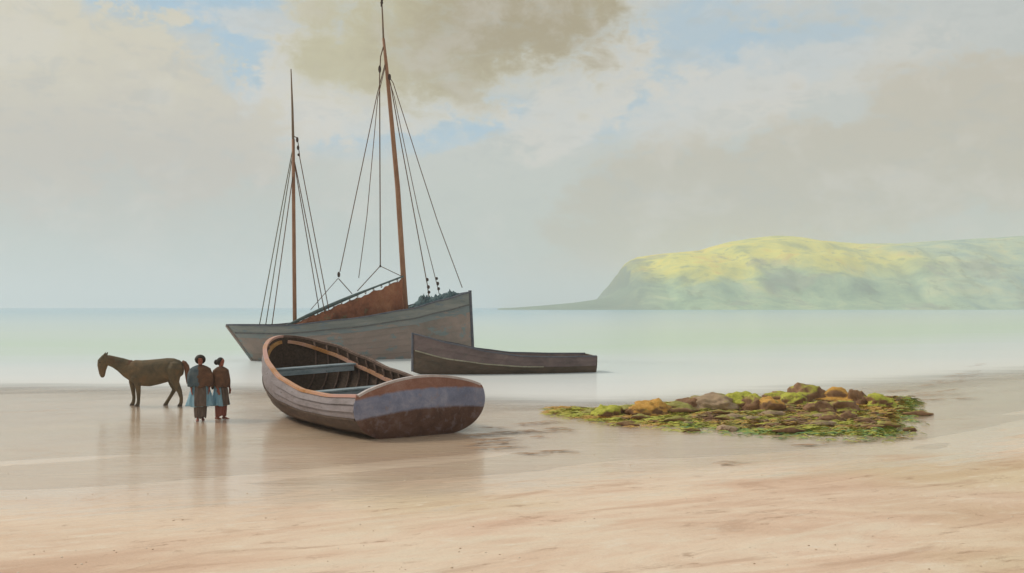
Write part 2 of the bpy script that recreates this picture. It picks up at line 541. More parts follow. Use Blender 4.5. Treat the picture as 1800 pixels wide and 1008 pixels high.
def gz(x, y):
    return float(ground_z(np.array([float(x)]), np.array([float(y)]))[0])


def spaced(a0, a1, fine, lim, grow):
    out = [0.0]; d = fine
    while out[-1] < lim:
        out.append(out[-1] + d)
        if out[-1] > a1: d *= grow
    return np.array(out)


xr = spaced(0, 16, 0.28, 9000, 1.10)
xs = np.concatenate([-xr[:0:-1], xr])
yr = spaced(0, 36, 0.25, 12000, 1.06)
ysv = np.concatenate([-spaced(0, 6, 0.8, 60, 1.3)[:0:-1], yr])


def sheet(name, zfun, mat, attrs=None):
    X, Y = np.meshgrid(xs, ysv)
    Z = zfun(X, Y)
    nx, ny = len(xs), len(ysv)
    co = np.stack([X.ravel(), Y.ravel(), Z.ravel()], 1)
    idx = np.arange(nx * ny).reshape(ny, nx)
    q = np.stack([idx[:-1, :-1].ravel(), idx[:-1, 1:].ravel(), idx[1:, 1:].ravel(), idx[1:, :-1].ravel()], 1)
    me = bpy.data.meshes.new(name)
    me.vertices.add(len(co)); me.vertices.foreach_set('co', co.ravel())
    me.loops.add(q.size); me.loops.foreach_set('vertex_index', q.ravel())
    me.polygons.add(len(q)); me.polygons.foreach_set('loop_start', np.arange(0, q.size, 4)); me.polygons.foreach_set('loop_total', np.full(len(q), 4))
    me.polygons.foreach_set('use_smooth', np.ones(len(q), bool))
    me.update(); me.validate()
    me.materials.append(mat)
    for nm, fn in (attrs or {}).items():
        at_ = me.attributes.new(nm, 'FLOAT', 'POINT')
        at_.data.foreach_set('value', fn(X, Y).ravel().astype(np.float32))
    o = bpy.data.objects.new(name, me)
    COL.objects.link(o)
    tag(o, kind='structure')
    return o


def wetness(X, Y):
    ys = np.interp(X, SHORE_X, SHORE_Y); yw = np.interp(X, WET_X, WET_Y)
    gs = np.gradient(SHORE_Y, SHORE_X); k = 1 / np.sqrt(1 + np.interp(X, SHORE_X, gs) ** 2)
    return np.clip(1.0 - (yw - Y) * k / 5.0, 0, 1.0)


STREAK = R(27)
m, q, out = new_mat('wet_sand')
M['sand'] = m
b = q.node('ShaderNodeBsdfPrincipled')
geo = q.node('ShaderNodeNewGeometry')
wa = q.node('ShaderNodeAttribute', attribute_name='wet').outputs['Fac']
sv = q.mapping(q.mapping(geo.outputs['Position'], rot=(0, 0, -STREAK)), sc=(0.24, 1.0, 1.0))
st1 = q.noise(sv, 0.50, 7, 0.62, 0.9)
st2 = q.noise(q.mapping(sv, (3, 9, 2), sc=(1.3, 1, 1)), 1.3, 8, 0.68, 1.0)
st3 = q.noise(q.mapping(sv, (8, 4, 5), sc=(2.2, 1, 1)), 4.2, 7, 0.7, 0.4)
blot = q.noise(geo.outputs['Position'], 0.22, 5, 0.6, 0.6)
grain = q.noise(q.mapping(geo.outputs['Position'], sc=(1, 1, 1)), 30.0, 5, 0.75)
c = q.ramp(st1, ((0.32, S(208, 175, 149)), (0.44, S(224, 194, 168)), (0.54, S(234, 212, 187)), (0.68, S(220, 185, 160))))
c = q.mix(q.m('MULTIPLY', q.step(blot, 0.48, 0.66), .5), c, S(216, 186, 160))
c = q.mix(q.m('MULTIPLY', q.step(q.noise(q.mapping(geo.outputs['Position'], (4, 9, 0)), .12, 4, .5), .5, .66), .4), c, S(200, 184, 136))
c = q.mix(q.m('MULTIPLY', q.step(st2, 0.52, 0.66), .62), c, S(232, 216, 192))
c = q.mix(q.m('MULTIPLY', q.step(st2, 0.47, 0.34), .5), c, S(190, 156, 130))
c = q.mix(q.m('MULTIPLY', q.m('MULTIPLY', q.step(st3, 0.56, 0.68), q.step(st1, .4, .5)), .5), c, S(238, 226, 206))
c = q.mix(q.m('MULTIPLY', q.m('MULTIPLY', q.step(st3, 0.43, 0.34), q.step(st2, .58, .45)), .55), c, S(164, 130, 104))
c = q.mix(q.m('MULTIPLY', q.step(grain, 0.5, 0.75), .30), c, S(176, 152, 124))
c = q.mix(q.m('MULTIPLY', q.step(grain, 0.42, 0.28), .30), c, S(236, 222, 200))
wetf = q.step(q.m('ADD', wa, q.m('MULTIPLY', q.m('SUBTRACT', st2, .5), 1.6)), 0.35, 0.95)
c = q.mix(q.m('MULTIPLY', wetf, .55), c, S(242, 212, 178))
q.put(c, b.inputs['Base Color'])
b.inputs['Roughness'].default_value = 0.9
b.inputs['Specular IOR Level'].default_value = 0.2
hgt = q.m('ADD', q.m('ADD', q.m('MULTIPLY', st2, 1.2), q.m('MULTIPLY', st3, .5)), q.m('MULTIPLY', grain, .16))
q.put(q.bump(hgt, 0.5, 0.06), b.inputs['Normal'])
q.put(wetf, b.inputs['Coat Weight'])
b.inputs['Coat Roughness'].default_value = 0.07
b.inputs['Coat IOR'].default_value = 1.8
rip = q.noise(q.mapping(geo.outputs['Position'], rot=(0, 0, -R(4)), sc=(.55, 2.4, 1)), 3.0, 5, .65, .3)
q.put(q.bump(rip, 0.34, 0.03), b.inputs['Coat Normal'])
m.node_tree.links.new(b.outputs[0], out.inputs[0])

beach = sheet('beach', ground_z, M['sand'], {'wet': wetness})

# ------------------------------------------------------------------ sea
m, q, out = new_mat('sea_water')
M['sea'] = m
geo = q.node('ShaderNodeNewGeometry')
dep = q.node('ShaderNodeAttribute', attribute_name='depth').outputs['Fac']
off = q.node('ShaderNodeAttribute', attribute_name='offshore').outputs['Fac']
px_, py_, pz_ = q.sep(geo.outputs['Position'])
wv = q.mapping(geo.outputs['Position'], sc=(.25, 1, 1))
w1 = q.noise(wv, 0.9, 5, .6, .4)
w2 = q.noise(wv, 0.10, 4, .55, .6)
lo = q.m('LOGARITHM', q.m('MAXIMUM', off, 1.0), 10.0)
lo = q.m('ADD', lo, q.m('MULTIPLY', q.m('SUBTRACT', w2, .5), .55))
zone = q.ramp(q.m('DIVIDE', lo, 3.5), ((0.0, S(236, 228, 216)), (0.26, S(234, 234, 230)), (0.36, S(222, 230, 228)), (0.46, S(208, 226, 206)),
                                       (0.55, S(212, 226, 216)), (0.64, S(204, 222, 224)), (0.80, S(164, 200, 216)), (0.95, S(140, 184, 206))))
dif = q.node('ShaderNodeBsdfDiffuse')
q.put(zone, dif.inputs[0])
trn = q.node('ShaderNodeBsdfTransparent')
mx1 = q.node('ShaderNodeMixShader')
q.put(q.step(q.m('ADD', dep, q.m('MULTIPLY', q.m('SUBTRACT', w1, .5), .06)), 0.0, 0.14), mx1.inputs[0])
m.node_tree.links.new(trn.outputs[0], mx1.inputs[1]); m.node_tree.links.new(dif.outputs[0], mx1.inputs[2])
gl = q.node('ShaderNodeBsdfGlossy')
gl.inputs['Roughness'].default_value = 0.10
q.put((0.95, 0.97, 0.96, 1), gl.inputs[0])
wr = q.noise(q.mapping(geo.outputs['Position'], sc=(.30, 1.6, 1)), 2.0, 5, .62, .3)
fade = q.step(q.m('LOGARITHM', q.m('MAXIMUM', off, 1.0), 10.0), 0.2, 2.0)
nb = q.node('ShaderNodeBump')
nb.inputs['Distance'].default_value = 0.05
q.put(q.m('ADD', .30, q.m('MULTIPLY', fade, .45)), nb.inputs['Strength'])
q.put(wr, nb.inputs['Height'])
m.node_tree.links.new(nb.outputs[0], gl.inputs['Normal'])
fr = q.node('ShaderNodeFresnel'); fr.inputs[0].default_value = 1.33
mx2 = q.node('ShaderNodeMixShader')
q.put(q.m('MULTIPLY', fr.outputs[0], .48), mx2.inputs[0])
m.node_tree.links.new(mx1.outputs[0], mx2.inputs[1]); m.node_tree.links.new(gl.outputs[0], mx2.inputs[2])
m.node_tree.links.new(mx2.outputs[0], out.inputs[0])


def offshore(X, Y):
    ys = np.interp(X, SHORE_X, SHORE_Y)
    gs = np.gradient(SHORE_Y, SHORE_X); k = 1 / np.sqrt(1 + np.interp(X, SHORE_X, gs) ** 2)
    return np.clip((Y - ys) * k, 0, 1e5)


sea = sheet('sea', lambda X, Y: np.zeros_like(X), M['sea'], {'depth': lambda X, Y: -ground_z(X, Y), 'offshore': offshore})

# ------------------------------------------------------------------ headland across the bay
HEAD = [(880, 542), (905, 541), (950, 537.5), (1000, 533), (1035, 528), (1062, 523), (1078, 514), (1088, 502), (1094, 484), (1101, 468), (1112, 456), (1128, 449), (1180, 443),
        (1240, 437), (1270, 428), (1300, 420), (1345, 412), (1390, 408), (1430, 410), (1460, 413), (1550, 421), (1620, 421), (1700, 415), (1800, 410), (1950, 400), (2300, 420), (3000, 460), (4200, 520)]
HX = np.array([(p[0] - 900) / 1800 * 1200 for p in HEAD]); HZ = np.array([CAM_H + (540 - p[1]) / 1800 * 1200 for p in HEAD])
m, q, out = new_mat('headland_turf')
M['head'] = m
b = q.node('ShaderNodeBsdfPrincipled')
geo = q.node('ShaderNodeNewGeometry')
pos = geo.outputs['Position']
px_, py_, pz_ = q.sep(pos)
n1 = q.noise(q.mapping(pos, sc=(1, 1, 1.5)), .008, 6, .6, .6)
n2 = q.noise(q.mapping(pos, (90, 20, 0), sc=(1, 1, 1.6)), .022, 7, .65, .5)
hz = q.m('ADD', pz_, q.m('MULTIPLY', q.m('SUBTRACT', n1, .5), 120))
yel = q.ramp(n2, ((0.34, S(186, 190, 96)), (.46, S(226, 220, 92)), (.56, S(242, 228, 80)), (.66, S(240, 208, 66))))
grn = q.ramp(n2, ((0.34, S(132, 164, 130)), (.5, S(166, 192, 148)), (.66, S(198, 210, 160))))
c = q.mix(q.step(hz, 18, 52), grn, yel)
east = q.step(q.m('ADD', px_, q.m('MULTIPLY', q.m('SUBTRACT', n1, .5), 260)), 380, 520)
c = q.mix(q.m('MULTIPLY', east, .85), c, q.ramp(n2, ((.35, S(132, 168, 164)), (.5, S(172, 196, 172)), (.66, S(206, 212, 166)))))  # turf tones at this end also paled, painting in haze that fades it
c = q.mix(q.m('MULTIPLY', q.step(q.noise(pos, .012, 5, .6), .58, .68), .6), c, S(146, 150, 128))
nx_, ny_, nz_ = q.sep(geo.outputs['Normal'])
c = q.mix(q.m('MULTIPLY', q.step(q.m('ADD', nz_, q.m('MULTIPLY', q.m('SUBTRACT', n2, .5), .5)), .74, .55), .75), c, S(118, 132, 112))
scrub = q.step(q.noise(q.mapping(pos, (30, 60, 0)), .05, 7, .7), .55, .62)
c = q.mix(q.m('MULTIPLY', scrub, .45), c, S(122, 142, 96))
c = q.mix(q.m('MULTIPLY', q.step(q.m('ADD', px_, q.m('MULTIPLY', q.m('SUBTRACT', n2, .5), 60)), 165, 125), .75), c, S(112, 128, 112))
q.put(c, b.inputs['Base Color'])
b.inputs['Roughness'].default_value = 0.95
b.inputs['Specular IOR Level'].default_value = 0.1
q.put(q.bump(q.noise(pos, .06, 6, .65), .35, 3.0), b.inputs['Normal'])
m.node_tree.links.new(b.outputs[0], out.inputs[0])

mb = MB()
nxs = np.unique(np.concatenate([np.linspace(-14, 240, 130), np.linspace(240, 700, 110), np.linspace(700, 2200, 60)]))
prof = [(0, 0), (.10, .12), (.22, .42), (.36, .70), (.52, .90), (.72, 1.0), (.86, .97), (1.0, .84), (1.3, .6), (1.8, .25), (2.4, 0)]
vys = np.concatenate([np.linspace(0, 1, 46), np.linspace(1.05, 2.4, 16)])
verts = []
for vy in vys:
    for x in nxs:
        h = float(np.interp(x, HX, HZ))
        depth = 60 + 180 * min(1, max(0, h / 70))
        sh = 1010 + 30 * fbm(x * .008, 3.3) + 0.05 * x
        y = sh + vy * depth / .72 if vy <= .72 else sh + depth + (vy - .72) * 420
        z = h * interp(vy, prof)
        nz = fbm(x * .018, y * .018, 1.0, 5)
        z += nz * 4.5 * min(1, h / 50) * (math.sin(PI * min(1, vy / .72)) * .9 + .06)
        gully = abs(fbm(x * .010 + 9, y * .003, 4.0, 3))
        z -= max(0, .25 - gully) * 17 * min(1, h / 60) * math.sin(PI * min(1, vy / .70)) 
        if vy == 0: z = -2
        verts.append((x, y, z))
n = len(nxs)
mb.add(verts, [(i * n + j, i * n + j + 1, (i + 1) * n + j + 1, (i + 1) * n + j) for i in range(len(vys) - 1) for j in range(n - 1)])
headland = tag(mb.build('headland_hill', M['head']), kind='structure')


# ------------------------------------------------------------------ boats
class Hull:
    """lines of a boat: local x runs from stern (0) to bow (L), y is to starboard(-)/port(+), z up"""
    def __init__(s, L, beam, sheer, keel, A=110, e=.7, rake_s=0.0, rake_b=0.0):
        s.L = L; s.beam = beam; s.sheer = sheer; s.keel = keel; s.A = R(A); s.e = e; s.rs = rake_s; s.rb = rake_b
        s.fm = 1.0

    def p(s, t, u, side=1, inset=0.0, lap=0.0):
        if inset:
            p0 = s.p(t, u, side); e = .006
            pa = s.p(max(0, t - e), u, side); pb = s.p(min(1, t + e), u, side)
            d = Vector((pb.x - pa.x, pb.y - pa.y, 0))
            if d.length < 1e-6: d = Vector((1, 0, 0))
            d.normalize()
            nrm = Vector((d.y, -d.x, 0)) * side        # towards the middle of the boat
            q_ = p0 + nrm * inset
            if q_.y * side < 0: q_.y = 0
            q_.z += inset * .6 * (1 - u)
            return q_
        b = s.beam(t)
        zk = s.keel(t); zs = s.sheer(t)
        ang = u * s.A
        f = math.sin(ang) ** s.e if ang > 0 else 0
        gg = (1 - math.cos(ang)) / (1 - math.cos(s.A))
        x = t * s.L + s.rs * (1 - gg) * max(0, 1 - t / .35) ** 2 + s.rb * (1 - gg) * max(0, (t - .65) / .35) ** 2
        return Vector((x, side * (b * f + lap), zk + (zs - zk) * gg))

    def g(s, u):
        return (1 - math.cos(u * s.A)) / (1 - math.cos(s.A))


def hull_shell(H, ts, us, bands, lap=0.02, sub=2, seam=None):
    """both sides, lapped strakes; bands: list of (u_limit, material index)"""
    mb = MB()
    for side in (1, -1):
        for k in range(len(us) - 1):
            mi = next(mi for lim, mi in bands if us[k + 1] <= lim + 1e-6)
            rows = []
            for j in range(sub + 1):
                f = j / sub
                u = lerp(us[k], us[k + 1], f)
                lp = lap * (1 - f) if k else 0
                rows.append([H.p(t, u, side, 0, lp * min(1, H.beam(t) * 3)) for t in ts])
            # lip under the strake
            if k:
                rows.insert(0, [H.p(t, us[k], side, 0, 0) for t in ts])
            n = len(ts); vs = [p for r in rows for p in r]
            fs = [(i * n + j, i * n + j + 1, (i + 1) * n + j + 1, (i + 1) * n + j) for i in range(len(rows) - 1) for j in range(n - 1)]
            o_ = len(mb.f)
            mb.add(vs, fs, mi)
            if k and seam is not None:
                for j in range(n - 1): mb.mi[o_ + j] = seam
    return mb


def rail_path(H, ts, side, du=1.0, inset=0.0, dz=0.0):
    r = []
    for t in ts:
        p = H.p(t, du, side, inset); p.z += dz; r.append(p)
    return r


def strip(mb, path, w, h, mi=0):
    """rectangular batten along a path (w across, h up)"""
    n = len(path); rings = []
    for i, p in enumerate(path):
        t = (path[min(i + 1, n - 1)] - path[max(i - 1, 0)]).normalized()
        a = Vector((0, 0, 1)); a = (a - t * a.dot(t)).normalized(); b_ = t.cross(a)
        rings.append([p + b_ * w / 2 + a * h / 2, p - b_ * w / 2 + a * h / 2, p - b_ * w / 2 - a * h / 2, p + b_ * w / 2 - a * h / 2])
    mb.loft(rings, mi)


def place(o, stern, bow, z=0.0, heel=0.0):
    d = Vector((bow[0] - stern[0], bow[1] - stern[1], 0)); d.normalize()
    rot = Matrix(((d.x, -d.y, 0), (d.y, d.x, 0), (0, 0, 1))).to_4x4()
    o.matrix_world = Matrix.Translation((stern[0], stern[1], z)) @ rot @ Matrix.Rotation(heel, 4, 'X')
    return o


def linspace(a, b, n):
    return [a + (b - a) * i / (n - 1) for i in range(n)]


# --- foreground rowing boat, transom towards us
BS, BB = (-1.98, 22.5), (-6.40, 28.9)
L1 = math.hypot(BB[0] - BS[0], BB[1] - BS[1])


def beam1(t):
    if t < .3: return 1.60 + .06 * math.sin(t / .3 * PI / 2)
    return 1.66 * max(0, 1 - ((t - .3) / .7) ** 2.6) ** .6


sheer1 = lambda t: interp(t, [(0, 1.02), (.18, .94), (.35, .96), (.55, 1.16), (.7, 1.44), (.85, 1.76), (1, 2.02)])
keel1 = lambda t: 0.0 if t < .6 else .62 * ((t - .6) / .4) ** 2.2
H1 = Hull(L1, beam1, sheer1, keel1, 112, .62)
ts1 = linspace(0, .85, 30) + [.88, .91, .935, .955, .97, .982, .99, .996, 1.0]
rb = empty('rowing_boat')
tag(rb, 'open brown and lilac rowing boat with blue banded transom, aground on wet sand in front', 'rowing boat')
us1 = linspace(0, 1, 10)
hull_shell(H1, ts1, us1, [(us1[6], 0), (1.0, 1)], .036, 2, 2).build('hull', [M['brown'], M['lilac'], M['seam']], rb, auto=25)
# inner skin
mb = MB()
for side in (1, -1):
    rows = [[H1.p(t, u, side, .05) for t in ts1] for u in linspace(0, 1, 14)]
    n = len(rows[0])
    mb.add([p for r in rows for p in r], [(i * n + j, i * n + j + 1, (i + 1) * n + j + 1, (i + 1) * n + j) for i in range(13) for j in range(n - 1)])
mb.build('inner_planking', M['inside'], rb)
for side in (1, -1):
    mb = MB(); strip(mb, [p + Vector((0, -side * .02, .02)) for p in rail_path(H1, ts1, side)], .11, .06)
    mb.build('gunwale', M['pink_ochre'] if side == 1 else M['rib'], rb, auto=30)
    mb = MB(); strip(mb, [H1.p(t, lerp(.80, .93, max(0, (t - .45) / .55) ** 1.3), side, .095) for t in ts1 if t < .998], .08, .085)
    mb.build('riser', M['ochre'] if side == 1 else M['pink_ochre'], rb, auto=30)
    mb = MB(); strip(mb, [p + Vector((0, side * .03, 0)) for p in rail_path(H1, [t for t in ts1 if t < .99], side, us1[6])], .05, .045)
    mb.build('rubbing_strake', M['brown'], rb, auto=30)
for t in linspace(.05, .92, 19):
    for side in (1, -1):
        mb = MB(); mb.tube([H1.p(t, u, side, .075) for u in linspace(.25, .985, 9)], .03, 6)
        mb.build('rib', M['rib'], rb)
# stem post round the bow
mb = MB(); mb.tube([H1.p(1.0, u, 1) + Vector((.07, 0, 0)) for u in linspace(0, 1, 10)] + [Vector((L1 + .07, 0, sheer1(1) + .05))], .06, 8)
mb.build('stem_post', M['rib'], rb)
mb = MB(); mb.tube([Vector((x, 0, keel1(min(1, x / L1)) - .02)) for x in linspace(0.0, L1, 20)], .05, 6)
mb.build('keel', M['brown'], rb)
# thwarts and floorboards
for t in (.24, .50, .74):
    zt = sheer1(t) - {.24: .40, .50: .33, .74: .24}[t]
    w = H1.beam(t) * .93 - .07
    mb = MB(); mb.box((t * L1, 0, zt), .40, 2 * w, .05)
    th = mb.build('thwart', M['thwart'], rb, smooth=False, bevel=.012)
    mb = MB(); mb.box((t * L1 - .165, 0, zt - .10), .03, 2 * w - .12, .14)
    mb.build('thwart_front', M['thwart'], th, smooth=False, bevel=.008)
for y in linspace(-.78, .78, 7):
    mb = MB(); n_ = 16
    strip(mb, [Vector((x, y * min(1, H1.beam(x / L1) / 1.5), .17 + keel1(x / L1) * .9)) for x in linspace(.25, L1 * .86, n_)], .17, .03)
    mb.build('floorboard', M['floor'], rb, auto=30)
# transom: crowned top, slightly bulging
ring = [H1.p(0, u, 1) for u in linspace(0, 1, 22)]
top = [Vector((0, lerp(ring[-1].y, -ring[-1].y, f), sheer1(0) + .30 * math.sin(PI * f) ** .8)) for f in linspace(0, 1, 15)][1:-1]
left = [Vector((p.x, -p.y, p.z)) for p in reversed(ring)][:-1]
loop = ring + top + left
cen = Vector((0, 0, .62))
mb = MB(); NR = 14
levels = []
for i in range(NR + 1):
    r = 1.03 * (i / NR)
    levels.append([Vector((-.06 - .20 * (1 - (i / NR) ** 2.4), cen.y + (p.y - cen.y) * r, cen.z + (p.z - cen.z) * r)) for p in loop])
n = len(loop)
vs = [p for l in levels for p in l]
fs = [(i * n + j, i * n + (j + 1) % n, (i + 1) * n + (j + 1) % n, (i + 1) * n + j) for i in range(NR) for j in range(n)]


for f in fs:
    c_ = sum((Vector(vs[i]) for i in f), Vector()) / 4
    mb.f.append(f); mb.mi.append(0)
mb.v = [tuple(p) for p in vs]
back = [Vector((.02, p.y * .98, .62 + (p.z - .62) * .98)) for p in levels[-1]]
o = len(mb.v); mb.v += [tuple(p) for p in back]
for j in range(n):
    k = (j + 1) % n
    mb.f.append((NR * n + j, NR * n + k, o + k, o + j)); mb.mi.append(0)
mb.f.append(tuple(range(o, o + n))); mb.mi.append(0)
tr = mb.build('transom', M['transom'], rb, auto=40)
mb = MB(); strip(mb, [Vector((-.03, p.y, p.z + .025)) for p in [ring[-1]] + top + [left[0]]], .10, .05)
mb.build('transom_cap', M['trim_pale'], rb, auto=30)
place(rb, BS, BB, gz(-3.5, 24.5) - .05, R(-2.2))

# --- dark rowing boat lying in the shallows behind it
DS, DB = (3.42, 44.6), (-4.12, 42.6)
L2 = math.hypot(DB[0] - DS[0], DB[1] - DS[1])


def beam2(t):
    return 1.05 * (.72 + .28 * math.sin(min(1, t / .35) * PI / 2)) * max(0, 1 - max(0, (t - .35) / .65) ** 2.3) ** .75


sheer2 = lambda t: interp(t, [(0, .72), (.2, .72), (.42, .77), (.6, .95), (.8, 1.28), (1, 1.68)])
keel2 = lambda t: -.25 + (0 if t < .75 else .35 * ((t - .75) / .25) ** 2)
H2 = Hull(L2, beam2, sheer2, keel2, 100, .6, 0, .0)
ts2 = linspace(0, .9, 24) + [.93, .955, .975, .99, 1.0]
db = empty('dark_rowing_boat')
tag(db, 'long dark olive brown rowing boat lying in the shallows beside the fishing boat bow', 'rowing boat')
us2 = linspace(0, 1, 8)
hull_shell(H2, ts2, us2, [(us2[5], 0), (1.0, 1)], .03, 2, 2).build('hull', [M['olive_hull'], M['mauve_strake'], M['seam']], db, auto=25)
mb = MB()
for side in (1, -1):
    rows = [[H2.p(t, u, side, .04) for t in ts2] for u in linspace(0, 1, 10)]
    n = len(rows[0])
    mb.add([p for r in rows for p in r], [(i * n + j, i * n + j + 1, (i + 1) * n + j + 1, (i + 1) * n + j) for i in range(9) for j in range(n - 1)])
mb.build('inner_planking', M['mauve_strake'], db)
for side in (1, -1):
    mb = MB(); strip(mb, rail_path(H2, ts2, side, 1.0, 0, .01), .08, .05)
    mb.build('gunwale', M['fb_stem'], db, auto=30)
    mb = MB(); strip(mb, [p + Vector((0, side * .02, 0)) for p in rail_path(H2, [t for t in ts2 if .30 < t < .995], side, us2[5])], .05, .05)
    mb.build('rubbing_batten', M['pale_batten'], db, auto=30)
for t in (.25, .5, .72):
    mb = MB(); mb.box((t * L2, 0, sheer2(t) - .25), .28, 2 * (H2.beam(t) * .95 - .05), .04)
    mb.build('thwart', M['rib'], db, smooth=False, bevel=.01)
ring = [H2.p(0, u, 1) for u in linspace(0, 1, 12)]
loop = ring + [Vector((0, -p.y, p.z)) for p in reversed(ring)][:-1]
mb = MB(); mb.loft([[p + Vector((-.04, 0, 0)) for p in loop], [p + Vector((.02, 0, 0)) for p in loop]])
mb.build('transom', M['olive_hull'], db, auto=30)
mb = MB(); mb.tube([H2.p(1.0, u, 1) + Vector((.03, 0, 0)) for u in linspace(0.1, 1, 8)] + [Vector((L2 + .03, 0, sheer2(1) + .06))], .05, 8)
mb.build('stem_post', M['fb_stem'], db)
place(db, DS, DB, 0.0, R(-2))

# --- two-masted fishing boat
FS, FB = (-14.75, 53.0), (-2.42, 58.0)
L3 = math.hypot(FB[0] - FS[0], FB[1] - FS[1])


def beam3(t):
    a = min(1, t / .42); c_ = max(0, (t - .42) / .58)
    return 1.85 * (1 - (1 - a) ** 2.4) ** .75 * max(0, 1 - c_ ** 2.2) ** .8


sheer3 = lambda t: interp(t, [(0, 1.86), (.2, 1.82), (.45, 2.16), (.7, 2.66), (.85, 3.15), (1, 3.62)])
keel3 = lambda t: -.6
H3 = Hull(L3, beam3, sheer3, keel3, 92, .62, 1.75, .22)
ts3 = [0, .008, .02, .035, .055, .08, .11] + linspace(.15, .88, 24) + [.91, .94, .96, .975, .988, .996, 1.0]
fb = empty('fishing_boat')
tag(fb, 'two masted grey green wooden fishing boat with lowered tan sail, aground in the shallows', 'fishing boat')
us3 = [0, .22, .38, .5, .6, .68, .76, .83, .895, .95, 1.0]
hull_shell(H3, ts3, us3, [(us3[7], 2), (us3[8], 1), (1.0, 0)], .035, 2, 3).build('hull', [M['fb_top'], M['fb_teal'], M['fb_low'], M['fb_seam']], fb, auto=25)
mb = MB()
for side in (1, -1):
    rows = [[H3.p(t, u, side, .08) for t in ts3] for u in linspace(.7, 1, 4)]
    n = len(rows[0])
    mb.add([p for r in rows for p in r], [(i * n + j, i * n + j + 1, (i + 1) * n + j + 1, (i + 1) * n + j) for i in range(3) for j in range(n - 1)])
mb.build('inner_bulwark', M['fb_teal'], fb)
mb = MB()
rows = [[Vector((H3.p(t, .86, 1).x, side * max(0, H3.p(t, .86, 1, .06).y), H3.p(t, .86, 1).z + .04 * (1 - abs(side)))) for t in ts3] for side in linspace(-1, 1, 7)]
n = len(ts3)
mb.add([p for r in rows for p in r], [(i * n + j, i * n + j + 1, (i + 1) * n + j + 1, (i + 1) * n + j) for i in range(6) for j in range(n - 1)])
mb.build('deck', M['deck'], fb)
for side in (1, -1):
    mb = MB(); strip(mb, rail_path(H3, ts3, side, 1.0, 0.0, .02), .13, .07)
    mb.build('rail', M['fb_stem'], fb, auto=30)
    mb = MB(); strip(mb, [p + Vector((0, side * .03, 0)) for p in rail_path(H3, ts3[1:], side, us3[8])], .06, .07)
    mb.build('rubbing_strake', M['fb_seam'], fb, auto=30)
mb = MB(); mb.tube([H3.p(1.0, u, 1) + Vector((.04, 0, 0)) for u in linspace(0.1, 1, 10)] + [Vector((L3 + .04, 0, sheer3(1) + .12))], .10, 8)
mb.build('stem_post', M['fb_stem'], fb)
mb = MB(); mb.tube([H3.p(0.0, u, 1) + Vector((-.03, 0, 0)) for u in linspace(0.1, 1, 10)], .08, 8)
mb.build('stern_post', M['fb_low'], fb)
place(fb, FS, FB)
FBI = fb.matrix_world.inverted()


def yc(px):
    return 53.0 + 5.0 * (px - 402) / 423.0


def loc(px, py, dy=0.0):
    return FBI @ at(px, py, yc(px) + dy)


def spar(name, pts, mat, parent=fb):
    mb = MB(); mb.tube([p for p, r in pts], [r for p, r in pts], 10)
    return mb.build(name, mat, parent)


# masts
mm = spar('main_mast', [(loc(714, 575), .17), (loc(712.5, 540), .165), (loc(708, 470), .15), (loc(699, 330), .14), (loc(688, 210), .12), (loc(679.5, 120), .10), (loc(674, 68), .075)], M['mast'])
spar('topmast', [(loc(674.5, 80), .055), (loc(672.5, 30), .045), (loc(671, 4), .04)], M['mast_dark'], mm)
mb = MB()
for (x, y, r) in ((671, 5, .08), (671.5, 1, .06), (670.5, 9, .05)):
    mb.ball(loc(x, y), r, r, r * 1.3)
mb.tube([loc(670.5, 12), loc(670.8, -7)], .045, 6)
mb.build('truck', M['block'], mm)
mz = spar('mizzen_mast', [(loc(518.5, 590), .11), (loc(518, 550), .11), (loc(517, 450), .105), (loc(516, 340), .095), (loc(515.5, 245), .085)], M['mast'])
spar('topmast', [(loc(515.4, 250), .075), (loc(514, 190), .06), (loc(511.5, 122), .03)], M['mast_dark'], mz)

# lowered yard with tanned sail
Y0, Y1 = (503, 573), (709, 486)
NEAR = -.45
spar('yard', [(loc(lerp(Y0[0], Y1[0], f), lerp(Y0[1], Y1[1], f) - 3 * math.sin(PI * f), NEAR), .05 + .055 * math.sin(PI * min(1, f * 1.3 + .05))) for f in linspace(0, 1, 14)], M['boom'])
mb = MB(); NS, NV = 90, 22
vs = []
for i in range(NS + 1):
    f = .09 + .905 * i / NS
    X = lerp(Y0[0], Y1[0], f); yt = lerp(Y0[1], Y1[1], f) - 3 * math.sin(PI * f) + 2.5
    gap = (.4 + .6 * abs(math.sin(f * 21))) * (5.5 if .25 < f < .97 else 2.0) * (.5 + .5 * abs(fbm(f * 9, .3)) * 2)
    yt += gap
    yb = interp(X, [(500, 575), (560, 568), (620, 560), (700, 550), (712, 549)]) + 4
    for j in range(NV + 1):
        v_ = j / NV
        fold = math.sin(f * 55 + 1.2 * math.sin(v_ * 3)) * .05 + math.sin(f * 23 + v_ * 2 + 1) * .09 + fbm(f * 14, v_ * 2.5, 2) * .12
        bulge = -.28 * math.sin(PI * min(1, v_ * .75 + .05))
        vs.append(loc(X + (1.5 * fbm(f * 8, v_ * 3, 6)), lerp(yt, yb, v_), NEAR + bulge + fold * (.3 + v_)))
n = NV + 1
mb.add(vs, [(i * n + j, i * n + j + 1, (i + 1) * n + j + 1, (i + 1) * n + j) for i in range(NS) for j in range(NV)])
so = mb.build('sail', M['sail'], fb)
sm = so.modifiers.new('solidify', 'SOLIDIFY'); sm.thickness = .03
